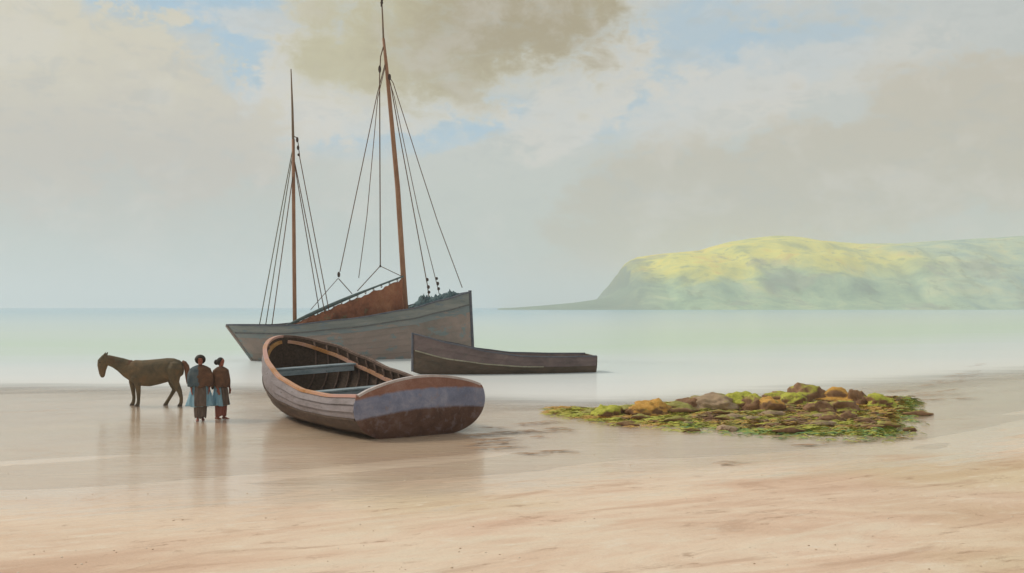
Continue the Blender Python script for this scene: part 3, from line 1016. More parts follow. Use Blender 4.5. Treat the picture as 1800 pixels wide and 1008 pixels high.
for f in linspace(.2, .95, 12):
    X = lerp(Y0[0], Y1[0], f); yt = lerp(Y0[1], Y1[1], f) - 3 * math.sin(PI * f)
    mb = MB()
    mb.tube([loc(X + 2.4 * math.sin(a) * .4, yt + 1.5 + 4.0 * (1 - math.cos(a)) * .5, NEAR - .16 * math.sin(a)) for a in linspace(0, 2 * PI, 11)], .018, 5)
    mb.build('lacing', M['rope'], so)


def rope(name, pts, mat=None, r=.024, parent=fb, sag=0.0):
    P = []
    for i in range(len(pts) - 1):
        a, b_ = loc(*pts[i]), loc(*pts[i + 1])
        for k in range(6):
            f = k / 6
            p = a.lerp(b_, f); p.z -= sag * 4 * f * (1 - f); P.append(p)
    P.append(loc(*pts[-1]))
    mb = MB(); mb.tube(P, r, 6)
    return mb.build(name, mat or M['rope'], parent)


def block(px, py, dy, parent, w=.09, h=.17, name='block'):
    mb = MB(); c_ = loc(px, py, dy)
    mb.ball(c_, w, w * .7, h, 0, 10, 8)
    mb.box(c_, w * 1.1, w * 1.7, h * 1.2)
    return mb.build(name, M['block'], parent, auto=40)


# mizzen shrouds: aft group, forward group
rope('shroud', [(514.5, 262, 0), (456, 572, -1.0)], M['rope_grey'])
rope('shroud', [(515, 268, 0), (467, 572, .9)], M['rope_grey'])
rope('shroud', [(516, 300, 0), (478, 572, -1.2)])
rope('shroud', [(517, 285, 0), (561, 545, 1.5)])
s2 = rope('shroud', [(517, 280, 0), (571.5, 552, -1.55)])
s3 = rope('shroud', [(517, 240, 0), (523, 243, -.1), (527, 278, -.2), (578, 545, -1.6)])
for (x, y, h) in ((522.5, 246, .15), (524, 260, .13), (525, 272.5, .08)):
    block(x, y, -.12, s3, .07, h)
# main rigging, aft side
a1 = rope('halyard', [(678, 108, 0), (663, 166, -.15), (636, 295, -.2), (597.5, 478, -.3)])
block(595.5, 483, -.3, a1, .08, .16)
rope('bridle', [(594, 490, -.3), (546, 545, -.5)], r=.018, parent=a1)
rope('bridle', [(595, 490, -.3), (619, 517, -.45)], parent=a1)
rope('halyard', [(678.5, 112, 0), (664, 172, -.25), (645, 380, -.6), (630.5, 489, -.9)], r=.02)
a3 = rope('lift', [(674.5, 80, 0), (669, 100, -.1), (667.3, 135, -.2), (668.5, 468, -.4)], r=.03)
block(667.5, 122, -.2, a3, .085, .22)
block(668.4, 468, -.4, a3, .05, .08)
rope('bridle', [(668.4, 468, -.4), (628, 512, -.45)], parent=a3)
rope('bridle', [(668.4, 468, -.4), (706, 486, -.45)], r=.02, parent=a3)
# main rigging, forward side
f1 = rope('shroud', [(681, 128, 0), (687, 150, -.1), (700, 225, -.3), (751, 500, -1.35), (754, 522, -1.4)], r=.026)
block(684.8, 136, -.1, f1, .085, .19)
f2 = rope('shroud', [(681, 132, 0), (693, 170, .2), (735, 370, .7), (768, 500, 1.2), (772, 517, 1.25)], r=.02)
rope('forestay', [(681, 130, 0), (691, 146, 0), (740, 300, 0), (770, 392, 0), (812.5, 506, 0)], r=.022)
for (x, y, h) in ((751, 492, .10), (753, 505, .11), (754, 514, .09)):
    block(x, y, -1.38, f1, .085, h, 'deadeye')
for (x, y, h) in ((767.5, 490, .09), (769.5, 499, .12), (771, 508, .10)):
    block(x, y, 1.2, f2, .085, h, 'deadeye')

# heap of nets on the foredeck (its own thing)
mb = MB(); NA, NB = 120, 24
vs = []
for i in range(NA + 1):
    f = i / NA; t = lerp(.745, .985, f)
    zr = sheer3(t) - .1
    w = max(.05, beam3(t) * .80)
    hh = (.10 + .32 * math.sin(PI * min(1, f * .9 + .12)) + .30 * math.exp(-((f - .72) / .12) ** 2) * .6 + .26 * math.exp(-((f - .20) / .05) ** 2))
    for j in range(NB + 1):
        a = PI * j / NB
        k = 1 + .45 * fbm(f * 15, j * .5, 3, 5) + .35 * fbm(f * 34, j * 1.1, 8, 3)
        vs.append(Vector((t * L3 + .06 * fbm(f * 12, j * .7, 1), w * math.cos(a), zr - .12 + hh * math.sin(a) ** .7 * k)))
n = NB + 1
mb.add(vs, [(i * n + j, i * n + j + 1, (i + 1) * n + j + 1, (i + 1) * n + j) for i in range(NA) for j in range(NB)])
nh = mb.build('net_heap', M['net'])
nh.matrix_world = fb.matrix_world.copy()
tag(nh, 'heap of blue green fishing nets piled on the bow of the fishing boat', 'nets')


# ------------------------------------------------------------------ pony
def make_pony():
    U = .0161
    P = lambda px, py, y=0.0: Vector(((px - 270) * U, y, (713.5 - py) * U))
    x0, y0 = (270 - 900) / 1800 * 29.2, 29.2
    root = empty('pony', (x0, y0, gz(x0, y0) - .005))
    tag(root, 'dun brown pony with lowered head standing on the wet sand', 'pony')
    mb = MB()
    # trunk
    st = [(223, 640, 660, .13), (229, 634, 669, .18), (238, 631.5, 674, .215), (250, 632, 678, .235), (264, 631, 678.5, .25), (280, 629.5, 675, .25),
          (294, 628, 671, .245), (306, 628.5, 667, .235), (316, 632, 663, .20), (322, 637, 658, .13)]
    rings = []
    for (px, a, b_, w) in st:
        rings.append([P(px, (a + b_) / 2 + (b_ - a) / 2 * math.sin(2 * PI * k / 20), w * math.cos(2 * PI * k / 20)) for k in range(20)])
    mb.loft(rings)
    # neck and head
    mb.tube([P(234, 651), P(224, 647), P(212, 640), P(200, 635), P(190, 632), P(184, 631)], [(.30, .16), (.26, .145), (.205, .12), (.165, .10), (.150, .095), (.135, .09)], 14, up=(0, 0, 1), roundcap=True)
    mb.tube([P(183.5, 627), P(180.5, 634), P(179.5, 642), P(179, 650), P(179.2, 656), P(179.5, 659)], [(.10, .11), (.155, .12), (.145, .11), (.108, .088), (.088, .078), (.072, .066)], 14, up=(1, 0, 0), roundcap=True)
    mb.tube([P(185, 636), P(184, 643)], [(.07, .08), (.05, .06)], 10, roundcap=True)
    for s_ in (1, -1):   # ears laid back
        mb.tube([P(183.5, 625.5, s_ * .06), P(185.5, 621, s_ * .075), P(187.5, 617.5, s_ * .07)], [.036, .03, .008], 8, roundcap=True)
    # legs
    L_ = [
        ([(231, 660), (229, 672), (231, 686), (232.5, 698), (231.8, 706), (230, 710)], [.135, .085, .060, .047, .052, .058], .12),
        ([(241, 662), (245, 678), (246, 690), (246, 701), (245.4, 707.5), (244.4, 710.5)], [.135, .080, .060, .047, .052, .058], -.12),
        ([(310, 646), (309, 660), (311, 672), (318.6, 687), (321.5, 698), (321.2, 706), (319.8, 710.5)], [.20, .175, .115, .070, .052, .052, .058], -.12),
        ([(304, 650), (299.5, 664), (300.5, 674), (304.4, 685), (297.5, 697), (292, 705.5), (289.5, 710.5)], [.19, .15, .095, .067, .051, .051, .058], .12)]
    for pts, rr, y in L_:
        mb.tube([P(a, b_, y) for a, b_ in pts], rr, 12, roundcap=True)
    # nostril ridge / jaw
    body = mb.build('body', M['coat'], root, remesh=.014)
    for pts, rr, y in L_:
        h = MB(); a = pts[-1]
        c_ = P(a[0] - .5, 713.5, y)
        h.loft([[c_ + Vector((k_ * math.cos(2 * PI * k / 12) - sh, k_ * .9 * math.sin(2 * PI * k / 12), z)) for k in range(12)] for z, k_, sh in ((0, .075, .012), (.035, .068, .004), (.075, .056, -.006))])
        h.build('hoof', M['hoof'], root, auto=50)
    t = MB()
    t.tube([P(321, 634), P(325, 636.5), P(328.5, 643), P(330, 653), P(330.3, 664), P(329.5, 674)], [(.035, .04), (.055, .06), (.075, .07), (.08, .075), (.06, .06), (.015, .02)], 12)
    t.build('tail', M['tail'], root)
    mn = MB(); pts = [P(186, 624), P(196, 625.5), P(208, 629), P(220, 632.2), (P(232, 632.8))]
    for k in range(150):
        f = random.random(); i = min(3, int(f * 4)); p = pts[i].lerp(pts[i + 1], f * 4 - i)
        s_ = random.choice((-1, -1, 1)); ln = random.uniform(.08, .2)
        mn.tube([p + Vector((0, 0, .0)), p + Vector((.01, s_ * .05, -.01)), p + Vector((random.uniform(-.03, .04), s_ * (.085 + .05 * f), -ln))], [.016, .014, .004], 5)
    mn.build('mane', M['tail'], root)
    for s_ in (1, -1):
        e = MB(); e.ball(P(177.5, 636, s_ * .115), .02, .016, .02, 0, 10, 8); e.build('eye', M['eye'], root)
    return root


make_pony()


# ------------------------------------------------------------------ people
def hand(mb, wrist, d, palm_n, sc=1.0, curl=.5):
    """relaxed hand: palm, four fingers and a thumb. d: direction of the fingers, palm_n: palm normal"""
    d = d.normalized(); n_ = (palm_n - d * palm_n.dot(d)).normalized(); s_ = d.cross(n_)
    mb.tube([wrist - d * .015, wrist + d * .03 * sc, wrist + d * .075 * sc, wrist + d * .09 * sc], [(.020, .026), (.018, .036), (.016, .040), (.014, .037)], 10, up=tuple(n_), roundcap=True)
    for k, (off, ln) in enumerate(((-.029, .068), (-.010, .078), (.010, .073), (.029, .056))):
        p0 = wrist + d * .082 * sc + s_ * off
        pts = [p0]; dir_ = d.copy()
        for j in range(3):
            dir_ = (dir_ + n_ * curl * (.35 + .1 * k * .3)).normalized()
            pts.append(pts[-1] + dir_ * ln * sc * (.42, .33, .25)[j])
        mb.tube(pts, [.0098, .0092, .0085, .0072], 8, roundcap=True)
    p0 = wrist + d * .022 * sc - s_ * .03
    dd = (d * .75 - s_ * .65 + n_ * .25).normalized()
    mb.tube([p0, p0 + dd * .03, p0 + (dd * .75 + d * .3).normalized() * .058], [.0135, .0115, .009], 8, roundcap=True)


def make_person(label, px, feet_py, yaw, sc, hair_w, mats, step, shawl_w, hem_w, hem_z):
    """woman in shawl, skirt and apron. local -y is the way she faces before yaw"""
    Y = (CAM_H - .0) * 1800 / (feet_py - 540)
    x = (px - 900) / 1800 * Y
    root = empty('person', (x, Y, gz(x, Y)), yaw)
    root.scale = (sc, sc, sc)
    tag(root, label, 'person')
    V = Vector
    mb = MB()
    # torso
    rings = []
    for z, rx, ry, cy in ((.86, .155, .115, 0), (.95, .15, .11, 0), (1.04, .125, .10, -.005), (1.14, .14, .108, -.01), (1.24, .165, .11, -.005), (1.30, .165, .095, .0), (1.345, .10, .075, .005), (1.37, .06, .06, .008)):
        rings.append([V((rx * math.cos(a), cy + ry * math.sin(a), z)) for a in [2 * PI * k / 20 for k in range(20)]])
    mb.loft(rings)
    mb.tube([V((0, .01, 1.34)), V((0, -.002, 1.44))], [.052, .048], 12, roundcap=True)
    # head
    hz = 1.505
    mb.ball((0, -.004, hz + .02), .074, .092, .095, 0, 18, 14)
    mb.ball((0, -.030, hz - .045), .056, .060, .062, 0, 14, 10)
    mb.tube([V((0, -.088, hz + .022)), V((0, -.103, hz - .008)), V((0, -.106, hz - .018))], [.009, .013, .015], 8, roundcap=True)
    mb.tube([V((-.02, -.083, hz - .050)), V((0, -.089, hz - .049)), V((.02, -.083, hz - .050))], [.006, .0085, .006], 8, roundcap=True)
    mb.ball((0, -.068, hz - .092), .026, .022, .02, 0, 10, 8)
    for s_ in (1, -1):
        mb.ball((s_ * .075, .008, hz + .005), .012, .02, .03, 0, 10, 8)
        mb.tube([V((s_ * .012, -.088, hz + .040)), V((s_ * .034, -.087, hz + .044)), V((s_ * .052, -.074, hz + .038))], .009, 8, roundcap=True)
        # arms: elbows bent under the shawl, hands low in front of the apron
        sh = V((s_ * .165, 0, 1.285)); el_ = V((s_ * .225, .03, 1.03)); wr = V((s_ * .215, -.10, .83))
        mb.tube([sh - V((s_ * .05, 0, -.01)), sh, sh.lerp(el_, .5), el_, el_.lerp(wr, .5), wr], [.05, .054, .046, .039, .036, .026], 12, roundcap=True)
        hand(mb, wr + V((0, -.012, -.02)), V((-s_ * .10, -.18, -1)), V((-s_, .1, -.1)), 1.0, .38)
        # legs
        fy = step * s_
        hip = V((s_ * .08, 0, .88)); kn = V((s_ * .075, fy * .5 - .015, .47)); an = V((s_ * .062, fy + (.03 if fy >= 0 else .0), .085))
        mb.tube([hip, hip.lerp(kn, .5), kn, kn.lerp(an, .3) + V((0, .012, 0)), kn.lerp(an, .7), an], [.088, .076, .056, .056, .042, .034], 14, roundcap=True)
        mb.tube([an + V((0, .03, -.05)), an + V((0, -.03, -.047)), an + V((s_ * .008, -.10, -.060)), an + V((s_ * .010, -.155, -.066))], [(.032, .034), (.036, .037), (.024, .040), (.015, .036)], 10, up=(0, 0, 1), roundcap=True)
    body = mb.build('body', mats['skin'], root, remesh=.0062)
    for s_ in (1, -1):
        e = MB(); e.ball((s_ * .030, -.0795, hz + .022), .011, .009, .008, 0, 10, 8); e.build('eye', M['eye'], root)
    # hair, full and tied behind
    h = MB()
    rr = []
    for i in range(11):
        ph = PI * (.02 + .80 * i / 10)
        ring = []
        for k in range(28):
            a = 2 * PI * k / 28
            front = max(0, -math.sin(a))
            lim = 1 - .62 * front ** 1.3
            p2 = ph * lim
            w = hair_w * (1 - .12 * max(0, p2 / PI - .5)) * (1 + .05 * fbm(math.cos(a) * 4, math.sin(a) * 4, ph * 4))
            ring.append(V((w * math.sin(p2) * math.cos(a), .012 + (.098 + (hair_w - .088) * .8) * math.sin(p2) * math.sin(a), hz + .012 + (.108 + (hair_w - .088) * .35) * math.cos(p2))))
        rr.append(ring)
    h.loft(rr, 0, True, True)
    h.ball((0, .11 + hair_w * .35, hz - .01), hair_w * .75, .065, .075, 0, 16, 12)
    h.build('hair', M['hair'], root)
    # skirt with folds
    sk = MB(); NZ, NT = 26, 96
    rings = []
    zt, zb = .99, hem_z
    for i in range(NZ + 1):
        f = i / NZ; z = lerp(zt, zb, f)
        ring = []
        for k in range(NT):
            a = 2 * PI * k / NT
            rx = lerp(.15, hem_w, f ** .75); ry = lerp(.118, hem_w * .72, f ** .8)
            fo = 1 + (.012 + .085 * f) * (math.sin(a * 9 + .7 * math.sin(f * 3)) * .7 + fbm(math.cos(a) * 2.2, math.sin(a) * 2.2, f * .8) * .9)
            ring.append(V((rx * fo * math.cos(a), ry * fo * math.sin(a) + .01 * f, z + (.035 * fbm(math.cos(a) * 3, math.sin(a) * 3, 5) * f))))
        rings.append(ring)
    sk.loft(rings, 0, True, False)
    so_ = sk.build('skirt', mats['skirt'], root)
    md = so_.modifiers.new('solidify', 'SOLIDIFY'); md.thickness = .008
    # petticoat showing below the hitched-up skirt
    pc = MB(); rings = []
    for i in range(15):
        f = i / 14; z = lerp(hem_z + .14, .085, f); ring = []
        for k in range(64):
            a = 2 * PI * k / 64
            fo = 1 + .06 * math.sin(a * 7 + 1) + .08 * fbm(math.cos(a) * 2.5, math.sin(a) * 2.5, f + 7)
            ring.append(V((lerp(.165, .135, f) * fo * math.cos(a), lerp(.15, .14, f) * fo * math.sin(a), z + .02 * f * math.sin(a * 5))))
        rings.append(ring)
    pc.loft(rings, 0, True, False)
    pco = pc.build('petticoat', mats['petticoat'], root)
    md = pco.modifiers.new('solidify', 'SOLIDIFY'); md.thickness = .006
    # apron: front panel hanging clear of the skirt
    ap = MB(); rows = []
    for i in range(NZ + 1):
        f = i / NZ; z = lerp(zt - .02, zb + .01, f)
        row = []
        for k in range(25):
            a = -PI / 2 + (k / 24 - .5) * lerp(1.35, .80, f)
            rx = lerp(.15, hem_w, f ** .75) * 1.03 + .012; ry = lerp(.118, hem_w * .72, f ** .8) * 1.04 + .014
            fo = 1 + (.012 + .075 * f) * (math.sin(a * 9 + .7 * math.sin(f * 3)) * .7 + fbm(math.cos(a) * 2.2, math.sin(a) * 2.2, f * .8) * .9)
            row.append(V((rx * fo * math.cos(a), ry * fo * math.sin(a) + .01 * f, z)))
        rows.append(row)
    ap.loft(rows, 0, False, False)
    ao = ap.build('apron', mats['apron'], root)
    md = ao.modifiers.new('solidify', 'SOLIDIFY'); md.thickness = .006
    # shawl over shoulders and arms
    sw = MB(); rings = []
    for i in range(23):
        f = i / 22
        z = lerp(1.375, .89, f)
        ring = []
        for k in range(72):
            a = 2 * PI * k / 72
            wx = interp(f, [(0, .066), (.08, .165), (.18, .238), (.45, max(.262, shawl_w * .95)), (.75, shawl_w), (1, shawl_w * .97)])
            wy = interp(f, [(0, .066), (.08, .10), (.18, .135), (.45, .158), (.75, .18), (1, .195)])
            fo = 1 + (.02 + .05 * f) * fbm(math.cos(a) * 3, math.sin(a) * 3, f * 2, 3) + .022 * f * math.sin(a * 11)
            dip = .10 * f * max(0, math.sin(a)) + .04 * f * max(0, -math.sin(a)) + .02 * f * math.sin(a * 7)
            ring.append(V((wx * fo * math.cos(a), wy * fo * math.sin(a), z - dip)))
        rings.append(ring)
    vs = [p for r in rings for p in r]; n = 72
    for i in range(22):
        for j in range(n):
            f4 = (i * n + j, i * n + (j + 1) % n, (i + 1) * n + (j + 1) % n, (i + 1) * n + j)
            c_ = sum((vs[t] for t in f4), V()) / 4
            sw.f.append(f4); sw.mi.append(1 if c_.x * mats['side'] + .35 * c_.y * 0 + .03 * fbm(c_.z * 9, c_.y * 9) > .05 else 0)
    sw.v = [tuple(p) for p in vs]
    wo_ = sw.build('shawl', mats['shawl'], root)
    md = wo_.modifiers.new('solidify', 'SOLIDIFY'); md.thickness = .012; md.offset = 1
    return root


make_person('woman with thick dark hair in slate and brown shawl, standing just behind the pony', 352, 739, R(18), 1.0, .132,
            dict(skin=M['leg_skin'], skirt=M['skirt_blue'], petticoat=M['apron'], apron=M['apron'], shawl=[M['shawl_brown'], M['shawl_slate']], side=-1), .055, .30, .32, .37)
make_person('slimmer woman in brown shawl over pale blue skirt, nearest the boats', 388, 736, R(62), .955, .098,
            dict(skin=M['leg_skin'], skirt=M['skirt_blue'], petticoat=M['apron_red'], apron=M['apron'], shawl=[M['shawl_brown'], M['shawl_brown']], side=1), -.05, .272, .275, .37)


# ------------------------------------------------------------------ reef: weed-covered rock ledge, boulders, stones, weed
def weedy(name, rock, weed, spot, k=.1):
    m, q, out = new_mat(name)
    b = q.node('ShaderNodeBsdfPrincipled')
    tcn = q.node('ShaderNodeTexCoord'); geo = q.node('ShaderNodeNewGeometry')
    p = geo.outputs['Position']
    n1 = q.noise(p, 1.6, 6, .65, .5); n2 = q.noise(q.mapping(p, (4, 2, 8)), 3.2, 6, .7, .5); n3 = q.noise(p, 18, 5, .7)
    nx_, ny_, nz_ = q.sep(geo.outputs['Normal'])
    rk = q.ramp(n2, ((.35, rock[0]), (.65, rock[1])))
    wd = q.ramp(n3, ((.3, weed[0]), (.5, weed[1]), (.7, weed[2])))
    cov = q.step(q.m('ADD', q.m('ADD', q.m('MULTIPLY', nz_, .35), n1), k), .62, .80)
    c = q.mix(cov, rk, wd)
    c = q.mix(q.step(n2, .56, .66), c, spot)
    q.put(c, b.inputs['Base Color'])
    b.inputs['Roughness'].default_value = .7
    b.inputs['Specular IOR Level'].default_value = .3
    q.put(q.bump(q.m('ADD', q.m('MULTIPLY', n2, .5), q.m('MULTIPLY', n3, .5)), .7, .05), b.inputs['Normal'])
    m.node_tree.links.new(b.outputs[0], out.inputs[0])
    return m


BR = (S(108, 78, 52), S(156, 118, 82)); LIME = (S(142, 148, 50), S(178, 178, 62), S(202, 194, 88)); OL = (S(122, 126, 58), S(154, 148, 74), S(178, 164, 96)); OR_ = (S(176, 126, 54), S(206, 154, 68), S(210, 172, 96))
M['rk_lime'] = weedy('lime_weed_rock', BR, LIME, S(112, 82, 58), .12)
M['rk_olive'] = weedy('olive_weed_rock', BR, OL, S(150, 118, 66), .06)
M['rk_orange'] = weedy('orange_lichen_rock', BR, OR_, S(146, 138, 66), .10)
M['rk_brown'] = weedy('bare_brown_rock', (S(108, 76, 52), S(158, 120, 84)), LIME, S(150, 112, 78), -.13)
M['rk_pink'] = weedy('pinkish_grey_rock', (S(150, 126, 102), S(190, 164, 130)), OL, S(116, 86, 68), -.12)
M['ledge'] = weedy('weedy_ledge', (S(130, 98, 62), S(178, 138, 90)), (S(136, 140, 58), S(172, 164, 72), S(198, 174, 92)), S(196, 152, 88), .02)

RX = np.array([0.85, 2.0, 3.0, 5.0, 7.0, 8.2, 9.0, 10.0, 11.0, 12.0])
RN = np.array([27.0, 25.1, 24.2, 22.6, 21.7, 22.0, 23.3, 25.6, 28.0, 30.2])     # near edge
RF = np.array([27.9, 28.0, 28.6, 29.7, 30.4, 30.7, 30.8, 31.0, 31.4, 31.8])     # far edge


def ledge_h(x, y):
    n_, f_ = np.interp(x, RX, RN), np.interp(x, RX, RF)
    if x < RX[0] or x > RX[-1]: return -.3
    e = .9 * fbm(x * .9, y * .9, 2.0) * min(1, max(.1, (x - .8) / 2.5))
    c_ = (y - n_) / max(.2, f_ - n_)
    d = min(y - n_ + e, f_ - y + e * .6, (x - RX[0]) * 1.5 + .05, (RX[-1] - x) * 1.2 + e)
    m_ = max(0, min(1, d / min(1.1, .12 + .25 * max(0, f_ - n_)))); m_ = m_ * m_ * (3 - 2 * m_)
    h = .02 + .11 * max(0, c_) ** 1.2 + .06 * fbm(x * 1.7, y * 2.6, 0) + .035 * abs(fbm(x * 4.5, y * 7, 3)) + .03 * fbm(x * .6, y * 3.2, 7)
    return m_ * max(-.06, h) - .10 * (1 - m_)


mb = MB(); gx = np.arange(.7, 12.5, .055); gy = np.arange(20.9, 32.4, .07)
vs = []
keep = {}
for i, y in enumerate(gy):
    for j, x in enumerate(gx):
        h = ledge_h(float(x), float(y))
        keep[(i, j)] = h > -.098
        vs.append((x, y, max(gz(x, y) * .0, 0) + h))
n = len(gx)
fs = [(i * n + j, i * n + j + 1, (i + 1) * n + j + 1, (i + 1) * n + j) for i in range(len(gy) - 1) for j in range(n - 1)
      if keep[(i, j)] or keep[(i + 1, j)] or keep[(i, j + 1)] or keep[(i + 1, j + 1)]]
mb.add(vs, fs)
led = mb.build('rock_ledge', M['ledge'])
bm = bmesh.new(); bm.from_mesh(led.data)
bmesh.ops.delete(bm, geom=[v for v in bm.verts if not v.link_faces], context='VERTS')
bm.to_mesh(led.data); bm.free()
tag(led, 'low rock ledge spread with green and ochre weed at the edge of the water', 'rock ledge')

BUMPS = []


def rock(name, x, y, sx, sy, sz, mat, label, seed, sink=.25, group=None, sub=4, rough=.42):
    bm = bmesh.new()
    bmesh.ops.create_icosphere(bm, subdivisions=sub, radius=1.0)
    for v in bm.verts:
        p = v.co.copy()
        d = 1 + rough * fbm(p.x * 1.1 + seed, p.y * 1.1, p.z * 1.1 + seed * .3, 4) + .22 * abs(fbm(p.x * 2.6 + seed, p.y * 2.6, p.z * 2.6, 4))
        # facets
        d *= 1 - .10 * max(0, fbm(p.x * .8 - seed, p.y * .8 + 3, p.z * .8, 1))
        v.co = Vector((p.x * sx * d, p.y * sy * d, (p.z if p.z > 0 else p.z * .6) * sz * d))
    me = bpy.data.meshes.new(name); bm.to_mesh(me); bm.free()
    me.polygons.foreach_set('use_smooth', [True] * len(me.polygons))
    me.materials.append(mat)
    o = bpy.data.objects.new(name, me); COL.objects.link(o)
    zb = max(ledge_h(x, y), gz(x, y), 0)
    o.location = (x, y, zb - sz * sink + sz * .35)
    o.rotation_euler = (0, 0, random.uniform(-.5, .5))
    tag(o, label, 'rock', group)
    return o


def rock_px(px, top, wpx, Y, mat, label, seed, flat=1.0, sub=4):
    x = (px - 900) / 1800 * Y
    ztop = CAM_H - (top - 540) / 1800 * Y
    zb = max(ledge_h(x, Y), gz(x, Y), 0)
    sx = wpx / 1800 * Y / 2
    sz = max(.07, (ztop - zb) / 1.34)
    return rock('boulder', x, Y, sx, sx * .8, sz * flat, mat, label, seed, .30, 'boulders along the top of the reef', sub)


rock_px(1012, 717, 36, 26.9, M['rk_lime'], 'small lime green weedy boulder at the seaward tip of the reef', 1.2)
rock_px(1066, 709, 56, 25.9, M['rk_lime'], 'round lime green boulder near the seaward tip of the reef', 2.7)
rock_px(1038, 717, 38, 26.3, M['rk_olive'], 'flat olive boulder between two lime green ones near the tip', 3.1)
rock_px(1142, 700, 74, 26.0, M['rk_orange'], 'orange lichened boulder left of centre on the reef', 4.4)
rock_px(1103, 712, 48, 26.2, M['rk_olive'], 'low olive weedy boulder to the left of the orange lichened one', 5.2)
rock_px(1190, 705, 66, 26.6, M['rk_olive'], 'low mossy boulder to the right of the orange lichened one', 6.9)
rock_px(1216, 696, 54, 27.4, M['rk_brown'], 'small bare brown boulder on the far edge of the reef', 7.7)
rock_px(1256, 690, 84, 27.4, M['rk_pink'], 'pinkish grey boulder with a brown top near the middle of the reef', 8.3)
rock_px(1302, 688, 66, 27.4, M['rk_lime'], 'lime green boulder beside the pinkish grey one', 9.6)
rock_px(1326, 692, 46, 27.0, M['rk_brown'], 'small dark brown boulder leaning on the lime green one', 10.1)
rock_px(1372, 685, 64, 28.8, M['rk_brown'], 'dark brown boulder left of the tallest boulder', 11.9)
rock_px(1352, 696, 56, 26.8, M['rk_orange'], 'orange weedy boulder in front of the dark brown one', 12.4)
rock_px(1414, 674, 74, 29.2, M['rk_brown'], 'tallest boulder, brown and knobbly, on the crest of the reef', 13.5)
rock_px(1396, 689, 48, 28.2, M['rk_lime'], 'lime green boulder at the foot of the tallest one', 14.2)
rock_px(1476, 679, 92, 29.0, M['rk_orange'], 'broad green and orange boulder right of the tallest one', 15.8)
rock_px(1508, 680, 44, 28.6, M['rk_brown'], 'dark brown boulder butting the broad green and orange one', 16.3)
rock_px(1545, 690, 50, 28.2, M['rk_lime'], 'low bright green boulder at the landward end of the reef', 17.7)
rock_px(1440, 703, 50, 26.5, M['rk_brown'], 'flat brown boulder below the tallest one', 18.5)
rock_px(1478, 702, 60, 26.8, M['rk_brown'], 'long flat brown boulder below the broad orange one', 19.4)
rock_px(1490, 722, 46, 25.0, M['rk_brown'], 'flat brown boulder low on the landward side of the reef', 20.6)
rock_px(1458, 727, 52, 24.6, M['rk_brown'], 'flat brown boulder low in the middle of the reef', 21.1)
rock_px(1095, 728, 40, 25.7, M['rk_brown'], 'small brown boulder on the near edge of the reef tip', 22.9)

# small stones scattered over the ledge
rs = random.Random(21)
protos = []
for k in range(5):
    o = rock('stone', 0, 0, 1, .8, .55, M[('rk_brown', 'rk_brown', 'rk_olive', 'rk_pink', 'rk_brown')[k]], 'small flat stone lying among the weed on the rock ledge', 40 + k * 3.3, .2, 'stones on the rock ledge', 3)
    protos.append(o)
made = 0
used = [False] * 5
while made < 120:
    x = rs.uniform(1.6, 11.5); y = rs.uniform(21.6, 30.5)
    h = ledge_h(x, y)
    if x > .40 * y: continue
    if h < .02 and rs.random() < .9: continue
    k = rs.randrange(5)
    if not used[k]: o = protos[k]; used[k] = True
    else: o = link_copy(protos[k])
    s_ = rs.choice((.07, .09, .11, .14, .19))
    o.scale = (s_ * rs.uniform(1, 1.9), s_, s_ * .8)
    o.location = (x, y, max(h, 0) + s_ * .10)
    o.rotation_euler = (0, 0, rs.uniform(-.4, .4))
    made += 1

# seaweed: fronds nobody could count
m, q, out = new_mat('seaweed_lime'); 


def frond_mat(name, a, b_):
    m, q, out = new_mat(name)
    bs = q.node('ShaderNodeBsdfPrincipled')
    geo = q.node('ShaderNodeNewGeometry')
    q.put(q.ramp(q.noise(geo.outputs['Position'], 6, 4, .6), ((.35, a), (.65, b_))), bs.inputs['Base Color'])
    bs.inputs['Roughness'].default_value = .55
    m.node_tree.links.new(bs.outputs[0], out.inputs[0])
    return m


FM = [frond_mat('weed_lime', S(164, 170, 52), S(204, 200, 84)), frond_mat('weed_ochre', S(188, 146, 62), S(214, 172, 84)), frond_mat('weed_brown', S(122, 90, 60), S(160, 124, 86)),
      frond_mat('weed_green', S(90, 134, 82), S(142, 172, 90)), frond_mat('weed_olive', S(134, 134, 62), S(172, 160, 84)), frond_mat('drift_brown', S(150, 110, 72), S(182, 140, 98))]


def fronds(name, spots, label, lf=1.0):
    mb = MB(); V = Vector
    for (x, y, z, ang, ln, w, mi) in spots:
        d = V((math.cos(ang), math.sin(ang), 0)); s_ = V((-d.y, d.x, 0))
        p = V((x, y, z)); vs = []
        for k in range(4):
            f = k / 3
            ww = w * (1 - f * .8)
            lift = (.045 * math.sin(PI * f) * (ln / .25)) * lf + .012
            side = s_ * (.10 * ln * math.sin(f * 4 + x * 7))
            vs += [p + d * ln * f + side + s_ * ww + V((0, 0, lift)), p + d * ln * f + side - s_ * ww + V((0, 0, lift + .012 * lf))]
        mb.add(vs, [(0, 1, 3, 2), (2, 3, 5, 4), (4, 5, 7, 6)], mi)
    o = mb.build(name, FM)
    tag(o, label, 'seaweed', kind='stuff')
    return o


